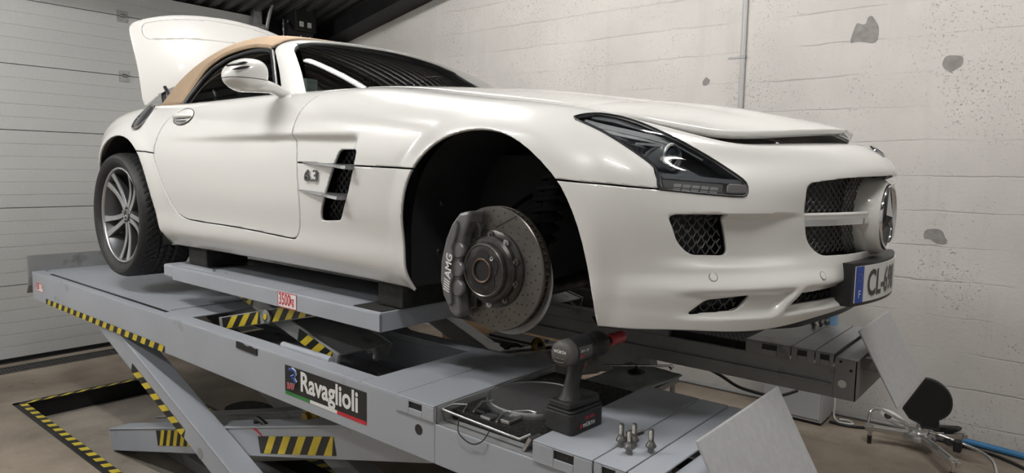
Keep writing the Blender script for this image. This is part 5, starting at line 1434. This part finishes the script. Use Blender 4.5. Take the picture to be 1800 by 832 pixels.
# ---- wheel-alignment clamp standing on the floor by the wall
AC = thing('alignment_clamp', 'aluminium three-armed alignment clamp with black target board on the floor', 'alignment clamp', (.75, 2.1, 0))
M['alu'] = mat('bright_aluminium', (.62, .62, .61), .25, .95)
hb_ = Vector((.753, 2.096, .09))
b = B(); b.lathe([(0, .03), (.05, .03), (.055, .02), (.085, .015), (.09, .0), (.09, -.02), (.07, -.03), (0, -.03)], hb_, (0, 0, 1), 40); b.build('clamp_hub', 'alu', AC, smooth=.5)
for (ex, ey) in ((.483, 1.997), (.985, 1.716), (.968, 2.246)):
    e = Vector((ex, ey, .10)); d = (e-hb_).normalized(); w = d.cross(Vector((0, 0, 1))).normalized()*.024; u = Vector((0, 0, .014))
    b = B()
    st_ = hb_+d*.05
    V = [st_-w-u, st_+w-u, st_+w+u, st_-w+u, e-w-u, e+w-u, e+w+u, e-w+u]
    b.add(V, [(0, 1, 5, 4), (1, 2, 6, 5), (2, 3, 7, 6), (3, 0, 4, 7), (3, 2, 1, 0), (4, 5, 6, 7)])
    w2 = w*.25; u2 = Vector((0, 0, .020)); V = [st_-w2-u, st_+w2-u, st_+w2+u2, st_-w2+u2, e-w2-u, e+w2-u, e+w2+u2, e-w2+u2]
    b.add(V, [(0, 1, 5, 4), (1, 2, 6, 5), (2, 3, 7, 6), (3, 0, 4, 7), (3, 2, 1, 0), (4, 5, 6, 7)])
    AR_ = b.build('clamp_arm', 'alu', AC, bevel=.003)
    p = e-d*.03
    b = B(); b.box((p.x-.02, p.y-.02, p.z-.02), (p.x+.02, p.y+.02, p.z+.02)); b.cyl((p.x, p.y, .045), (p.x, p.y, p.z), .011, .011, 14); b.build('foot_clamp', 'alu', AR_)
    B().cyl((p.x, p.y, 0), (p.x, p.y, .05), .012, .013, 14).build('rubber_foot', 'black', AR_)
# the upright target: a thick dish, flat edge towards the lift, with a dark face
tc_ = Vector((.79, 2.055, .30)); ta = Vector((.50, .12, .86)).normalized()
e1 = Vector((.985, .10, .0)).normalized(); e2 = Vector((-.08, -.08, 1)).normalized(); en = e1.cross(e2).normalized()
ot = [(-.128, -.045), (-.02, .150)]
arc = [(.0+.125*math.cos(t), .030+.125*math.sin(t)) for t in np.linspace(math.radians(98), math.radians(-52), 22)]
ot = [(-.128, -.050)]+[(-.004, .158)]+arc[1:]+[(.055, -.085), (.058, -.145), (-.035, -.150), (-.042, -.125), (-.095, -.105)]
f2 = lambda a, c_, d: tc_+e1*a+e2*c_+en*d
b = B(); b.prism(ot, f2, -.012, .022); TG = b.build('target_board', 'black', AC, bevel=.005)
oi = [(a*.90+.002, (c_-.02)*.90+.02) for a, c_ in ot]
b = B(); b.prism(oi, f2, .022, .0225); b.build('target_face', mat('target_matt_black', (.004, .004, .004), .95), TG)
b = B(); b.prism(oi, f2, -.0125, -.012); b.build('target_face', mat('target_matt_black', (.004, .004, .004), .95), TG)
b = B(); b.cyl(hb_+Vector((0, 0, .0)), hb_+Vector((.01, -.02, .09)), .022, .02, 18); b.box((hb_.x-.05, hb_.y-.03, hb_.z+.03), (hb_.x+.05, hb_.y+.03, hb_.z+.05)); b.build('target_post', 'alu', AC, smooth=.5)
b = B(); b.tube(curve_pts([(.62, 2.17, .13), (.72, 2.13, .15), (.80, 2.10, .13)], 6), [.03]*13, 10)
b = B(); ellV = []
for i in range(20):
    for j in range(13):
        t = 2*PI*i/20; ph = -PI/2+PI*j/12
        a = .10*math.sin(ph); r = math.cos(ph)
        p = Vector((.60, 2.17, .135))+Vector((.72, -.55, -.12)).normalized()*a+Vector((.6, .78, .0))*(.038*r*math.cos(t))+Vector((0, 0, 1))*(.034*r*math.sin(t)); ellV.append(p)
b.add(ellV, [(i*13+j, ((i+1) % 20)*13+j, ((i+1) % 20)*13+j+1, i*13+j+1) for i in range(20) for j in range(12)]); b.build('sensor_head', 'white', AC, smooth=1.2)
b = B(); b.lathe([(.0, .03), (.018, .03), (.022, .02), (.022, 0)], (.585, 2.10, .165), (.2, -.9, .3), 8); b.build('clamp_knob', 'black', AC)
b = B(); b.lathe([(.0, .03), (.020, .03), (.024, .02), (.024, 0)], (.90, 2.10, .09), (.3, -.9, .2), 8); b.build('clamp_knob', 'black', AC)
b = B(); b.box((.93, 2.05, .05), (.97, 2.09, .12)); b.build('clamp_knob', 'black', AC, bevel=.008)
b = B(); b.prism([(.80, .13), (.93, .155), (.955, .15), (.90, .105), (.82, .095)], lambda a, z, d: Vector((a, 2.20+d, z)), -.03, .03); b.build('grip_pad', 'black', AC, bevel=.006)
b = B(); b.tube(curve_pts([(.50, 2.0, .11), (.505, 2.02, .19), (.54, 2.06, .205), (.66, 2.09, .155), (.72, 2.09, .12)], 8), .009, 8); b.build('hook_rod', 'alu', AC, smooth=1)
b = B(); b.tube(curve_pts([(.80, 2.09, .13), (.95, 2.08, .105), (1.06, 2.02, .10), (1.13, 1.93, .085), (1.16, 1.82, .03), (1.165, 1.78, .012)], 8), .009, 8); b.build('hook_rod', 'alu', AC, smooth=1)

# ---- work stool between the platforms with cloth, rod and suction cup
ST = thing('work_trolley', 'low steel trolley standing between the two lift platforms', 'trolley', (-.05, .05, 0))
b = B(); b.box((-.19, -.27, .665), (.05, .34, .69)); b.build('trolley_top', 'liftdark', ST, bevel=.004)
for x in (-.17, .03):
    for y in (-.25, .32): B().cyl((x, y, 0), (x, y, .67), .012, .012, 10).build('leg', 'liftdark', ST, smooth=.8)
M['cloth'] = mat('green_grey_cloth', (.34, .37, .355), .9, noise=.2, nscale=12, bump=.5, bscale=60)
na, nb = 34, 40; V = []
rs = random.Random(3)
for i in range(na):
    for j in range(nb):
        x = -.215+.27*i/(na-1); y = -.29+.65*j/(nb-1)
        z = .702+.004*math.sin(9*x+14*y)+.003*math.sin(31*x-8*y)+.006*max(0, math.sin(22*(x-.3*y)))**6
        z -= .8*max(0, x-.05)+.0
        V.append((x, y, z))
o = mesh_obj('cloth', V, grid_faces(na, nb), 'cloth', None, smooth=1.5, solid=-.004); tag(o, 'crumpled grey-green cloth spread over the trolley between the platforms', 'cloth')
RD_ = thing('suction_cup_rod', 'chrome rod with black suction cup lying on the grey-green cloth', 'tool', (-.1, .15, .70))
B().tube([(-.20, .10, .745), (.03, .315, .745)], .0055, 10).build('rod', 'chrome', RD_, smooth=1)
b = B(); b.lathe([(.038, .0), (.034, .006), (.014, .014), (.008, .018), (.0055, .03)], (-.09, .20, .717), (0, 0, 1), 24); b.build('suction_cup', 'black', RD_, smooth=.8)
b = B(); b.tube([(.02, .31, .745), (.024, .318, .73)], .010, 8); b.tube([(-.17, .125, .745), (-.17, .125, .716)], .004, 8); b.build('rod_end', 'chrome', RD_, smooth=1)

# ---- boxes by the far wall, floor mat
M['card'] = mat('cardboard', (.33, .215, .12), .85, noise=.1, nscale=20)
def carton(lo, hi, label):
    T = thing('cardboard_box', label, 'box', (lo[0], lo[1], lo[2]), 'cardboard boxes by the wall')
    b = B(); b.box(lo, hi); b.build('carton', 'card', T, bevel=.004)
    b = B(); b.box(((lo[0]+hi[0])/2-.03, lo[1]-.001, lo[2]), ((lo[0]+hi[0])/2+.03, hi[1], hi[2]+.001)); b.build('packing_tape', mat('tape_brown', (.28, .19, .11), .4), T)
carton((-2.95, 1.80, 0), (-2.35, 2.20, .40), 'large brown cardboard box on the floor seen behind the brake disc')
carton((-2.15, 2.0, 0), (-1.75, 2.28, .36), 'smaller brown cardboard box against the wall behind the lift')
KB = thing('black_case', 'black equipment case standing on the floor beyond the far platform', 'case', (-1.95, 1.6, 0))
b = B(); b.box((-2.20, 1.48, 0), (-1.62, 1.74, .30)); b.build('case_body', 'black', KB, bevel=.01)
b = B(); b.box((-2.06, 1.479, .235), (-1.99, 1.4805, .268)); b.build('case_label', 'white', KB)
b = B(); b.box((-2.14, 1.52, .30), (-1.68, 1.70, .315)); b.build('case_lid', 'steelblack', KB, bevel=.004)
P = chaikin([(-3.16, -.44), (-2.92, -.40), (-2.86, -.62), (-3.10, -.70)], 2)
b = B(); b.prism([tuple(p) for p in chaikin([(-2.90, -.33), (-2.46, -.33), (-2.46, -.06), (-2.90, -.06)], 3)], lambda a, c_, d: Vector((a, c_, d)), .001, .010); o = b.build('rubber_mat', 'rubber_block'); tag(o, 'black rubber mat lying on the floor beneath the near platform', 'mat')

# ---- impact wrench standing on its battery on the near platform
WR = thing('impact_wrench', 'black cordless impact wrench with red socket standing on the near platform', 'impact wrench', (.33, -.905, ZP+.001))
uo = Vector((.33, -.905, ZP+.0015)); uu = Vector((.06, .998, 0)).normalized(); uw = Vector((0, 0, 1)); uv = uu.cross(uw)
def L_(u, v, w): return uo+uu*u+uv*v+uw*w
M['toolblack'] = mat('tool_black', (.018, .018, .019), .5, noise=.15, nscale=40, bump=.15, bscale=300)
M['toolgrey'] = mat('tool_grey', (.085, .083, .08), .5, noise=.15, nscale=30)
M['toolred'] = mat('tool_red', (.45, .055, .06), .4, noise=.15, nscale=40)
def lbox(b, u0, u1, v0, v1, w0, w1, tu=0.0, tv=0.0):
    V = [L_(u0, v0, w0), L_(u1, v0, w0), L_(u1, v1, w0), L_(u0, v1, w0), L_(u0+tu, v0+tv, w1), L_(u1-tu, v0+tv, w1), L_(u1-tu, v1-tv, w1), L_(u0+tu, v1-tv, w1)]
    b.add(V, [(0, 3, 2, 1), (4, 5, 6, 7), (0, 1, 5, 4), (1, 2, 6, 5), (2, 3, 7, 6), (3, 0, 4, 7)])
b = B(); b.prism(rpoly([(-.078, -.042), (-.070, -.050), (.060, -.050), (.080, -.030), (.080, .030), (.060, .050), (-.070, .050), (-.078, .042)], .008), lambda a, c_, d: L_(a, c_, d), 0, .058); BT = b.build('battery', 'toolblack', WR, bevel=.004)
b = B(); b.prism(rpoly([(-.076, -.040), (-.066, -.048), (.058, -.048), (.076, -.03), (.076, .03), (.058, .048), (-.066, .048), (-.076, .040)], .008), lambda a, c_, d: L_(a, c_, d), .0585, .066); b.prism(rpoly([(-.075, -.038), (.055, -.046), (.072, -.028), (.072, .028), (.055, .046), (-.075, .038)], .01), lambda a, c_, d: L_(a*.97, c_*.97, d), .067, .086); b.build('battery_mount', 'toolblack', WR, bevel=.005)
b = B()
ringw = [(.080, -.028, .040, .034), (.098, -.026, .026, .024), (.12, -.020, .024, .0205), (.15, -.010, .023, .0195), (.175, .000, .025, .021), (.195, .004, .034, .026)]
V = []; nseg = 20
for w, u, ru, rv in ringw:
    for k in range(nseg):
        t = 2*PI*k/nseg; V.append(L_(u+ru*math.cos(t), rv*math.sin(t), w))
F = [(i*nseg+k, i*nseg+(k+1) % nseg, (i+1)*nseg+(k+1) % nseg, (i+1)*nseg+k) for i in range(len(ringw)-1) for k in range(nseg)]
b.add(V, F); b.build('grip', 'toolblack', WR, smooth=1)
cb = .218
b = B(); b.lathe([(.0, -.078), (.022, -.078), (.033, -.072), (.037, -.062), (.037, -.040)], L_(0, 0, cb), uu, 32); CAPP = b.build('motor_cap', 'toolgrey', WR, smooth=.8)
for dz in (-.012, -.022):
    b = B(); b.tube([L_(-.0765, -.016, cb+dz), L_(-.0785, 0, cb+dz-.001), L_(-.0765, .016, cb+dz)], .003, 6); b.build('vent_slot', 'hazard_k', CAPP)
b = B(); b.lathe([(.037, -.040), (.038, -.01), (.037, .040), (.036, .048)], L_(0, 0, cb), uu, 32); b.build('motor_housing', 'toolblack', WR, smooth=.8)
b = B(); b.lathe([(.036, .048), (.0375, .052), (.0375, .096), (.033, .112), (.024, .124), (.016, .127), (.014, .140)], L_(0, 0, cb), uu, 32); b.build('gear_case', 'toolblack', WR, smooth=.6)
b = B(); b.lathe([(.0115, .127), (.0115, .156), (.013, .157)], L_(0, 0, cb), uu, 20); b.build('anvil', 'black', WR, smooth=.6)
b = B(); b.lathe([(.0, .152), (.0165, .152), (.0185, .157), (.018, .178), (.0160, .188), (.0165, .196), (.018, .206), (.0175, .220), (.015, .225), (.010, .225), (.0, .218)], L_(0, 0, cb), uu, 28); b.build('socket', 'toolred', WR, smooth=.7)
b = B(); b.tube([L_(.026, 0, .190), L_(.030, 0, .172), L_(.024, 0, .155)], [.010, .009, .006], 10); b.build('trigger', 'toolred', WR, smooth=1)
b = B(); lbox(b, -.030, .030, .0372, .0385, cb-.016, cb+.018); rl = None
def vs_(a, c_, u0, w0, v): return L_(u0+a, v, w0+c_)
# labels on the camera-facing side (the -v or +v side that looks at +x)
sv_ = 1 if uv.x > 0 else -1
b = B()
for k in range(9):
    pass
V = []
for k in range(9):
    t = math.radians(-28+56*k/8)
    for u in (-.036, .022): V.append(L_(u, sv_*.0384*math.cos(t), cb+.0384*math.sin(t)))
b.add(V, [(2*k, 2*k+1, 2*k+3, 2*k+2) for k in range(8)]); TLB = b.build('tool_label', 'toolgrey', WR, smooth=1)
text_mesh('label_print', '18 V  1/2"', .009, 'white', TLB, lambda a, c_: L_(-.032+a, sv_*.0392, cb+.004+c_), offset=.0002)
text_mesh('label_print', 'ASS', .010, 'red', TLB, lambda a, c_: L_(-.032+a, sv_*.0390, cb-.010+c_), offset=.0003)
# rear cap badge
def cap_t(a, c_): return L_(-.0792, -sv_*(-.022+a), cb+.004+c_)
text_mesh('cap_print', 'W\u00dcRTH', .0115, 'white', CAPP, lambda a, c_: L_(-.0795, -sv_*.018+sv_*a, cb+.004+c_), offset=.0003)
def bat_t(a, c_): return L_(-.030+a, sv_*.0508, c_)
text_mesh('battery_print', 'W\u00dcRTH', .0150, 'white', BT, lambda a, c_: L_(-.030+a, sv_*.0506, .014+c_), offset=.0004)
text_mesh('battery_print', '18V 4Ah', .0125, 'red', BT, lambda a, c_: L_(-.022+a, sv_*.0506, .034+c_), offset=.0003)
b = B(); b.add([L_(-.042, sv_*.0507, .014), L_(-.034, sv_*.0507, .014), L_(-.034, sv_*.0507, .025), L_(-.042, sv_*.0507, .025)], [(0, 1, 2, 3)]); b.build('battery_print', 'red', BT)

# ---- wheel bolts
M['bolt'] = mat('worn_bolt_steel', (.20, .195, .185), .38, .85, noise=.35, nscale=120)
def wheel_bolt(x, y, label, group, lying=None, z=ZP+.0012):
    T = thing('wheel_bolt', label, 'bolt', (x, y, z), group)
    if lying is None: ax = Vector((0, 0, 1)); o = Vector((x, y, z))
    else: ax = Vector((math.cos(lying), math.sin(lying), .25)).normalized(); o = Vector((x, y, z+.0125))
    b = B(); b.cyl(o, o+ax*.014, .0088, .0088, 6); b.build('hex_head', 'bolt', T)
    b = B(); b.lathe([(.009, .014), (.0135, .0155), (.0142, .018), (.0128, .021), (.0095, .026), (.0072, .030), (.0068, .034)], o, ax, 24); b.build('collar', 'bolt', T, smooth=.8)
    pr = [(.0064, .034)]
    for k in range(14): pr += [(.0070, .035+k*.0018), (.0062, .0359+k*.0018)]
    pr += [(.0055, .0615), (0, .0618)]
    b = B(); b.lathe(pr, o, ax, 18); b.build('thread', 'bolt', T, smooth=.5)
g1_ = 'wheel bolts on the near platform'
wheel_bolt(.545, -.975, 'frontmost of the upright wheel bolts in the cluster on near platform', g1_)
wheel_bolt(.582, -.930, 'upright wheel bolt standing apart to the right of the cluster', g1_)
wheel_bolt(.505, -.948, 'leftmost upright wheel bolt of the cluster behind the wrench', g1_)
wheel_bolt(.530, -.925, 'rear upright wheel bolt of the cluster on the near platform', g1_)
wheel_bolt(.495, -.925, 'wheel bolt lying on its side behind the upright bolts', g1_, lying=.9)
g2_ = 'wheel bolts on the far platform'
wheel_bolt(.466, .864, 'nearest of three upright wheel bolts on the far platform under the bumper', g2_)
wheel_bolt(.481, .927, 'middle of three upright wheel bolts on the far platform', g2_)
wheel_bolt(.491, .986, 'farthest of three upright wheel bolts on the far platform', g2_)
b = B(); b.lathe([(.0, .004), (.030, .004), (.032, 0), (.031, .13), (.012, .15), (.012, .17), (0, .17)], (.50, 1.02, ZP+.002), (0, 0, 1), 20); o = b.build('spray_bottle', mat('bottle_blue', (.25, .45, .70), .3), None, smooth=.7); tag(o, 'small blue bottle standing on the far platform under the bumper', 'bottle')
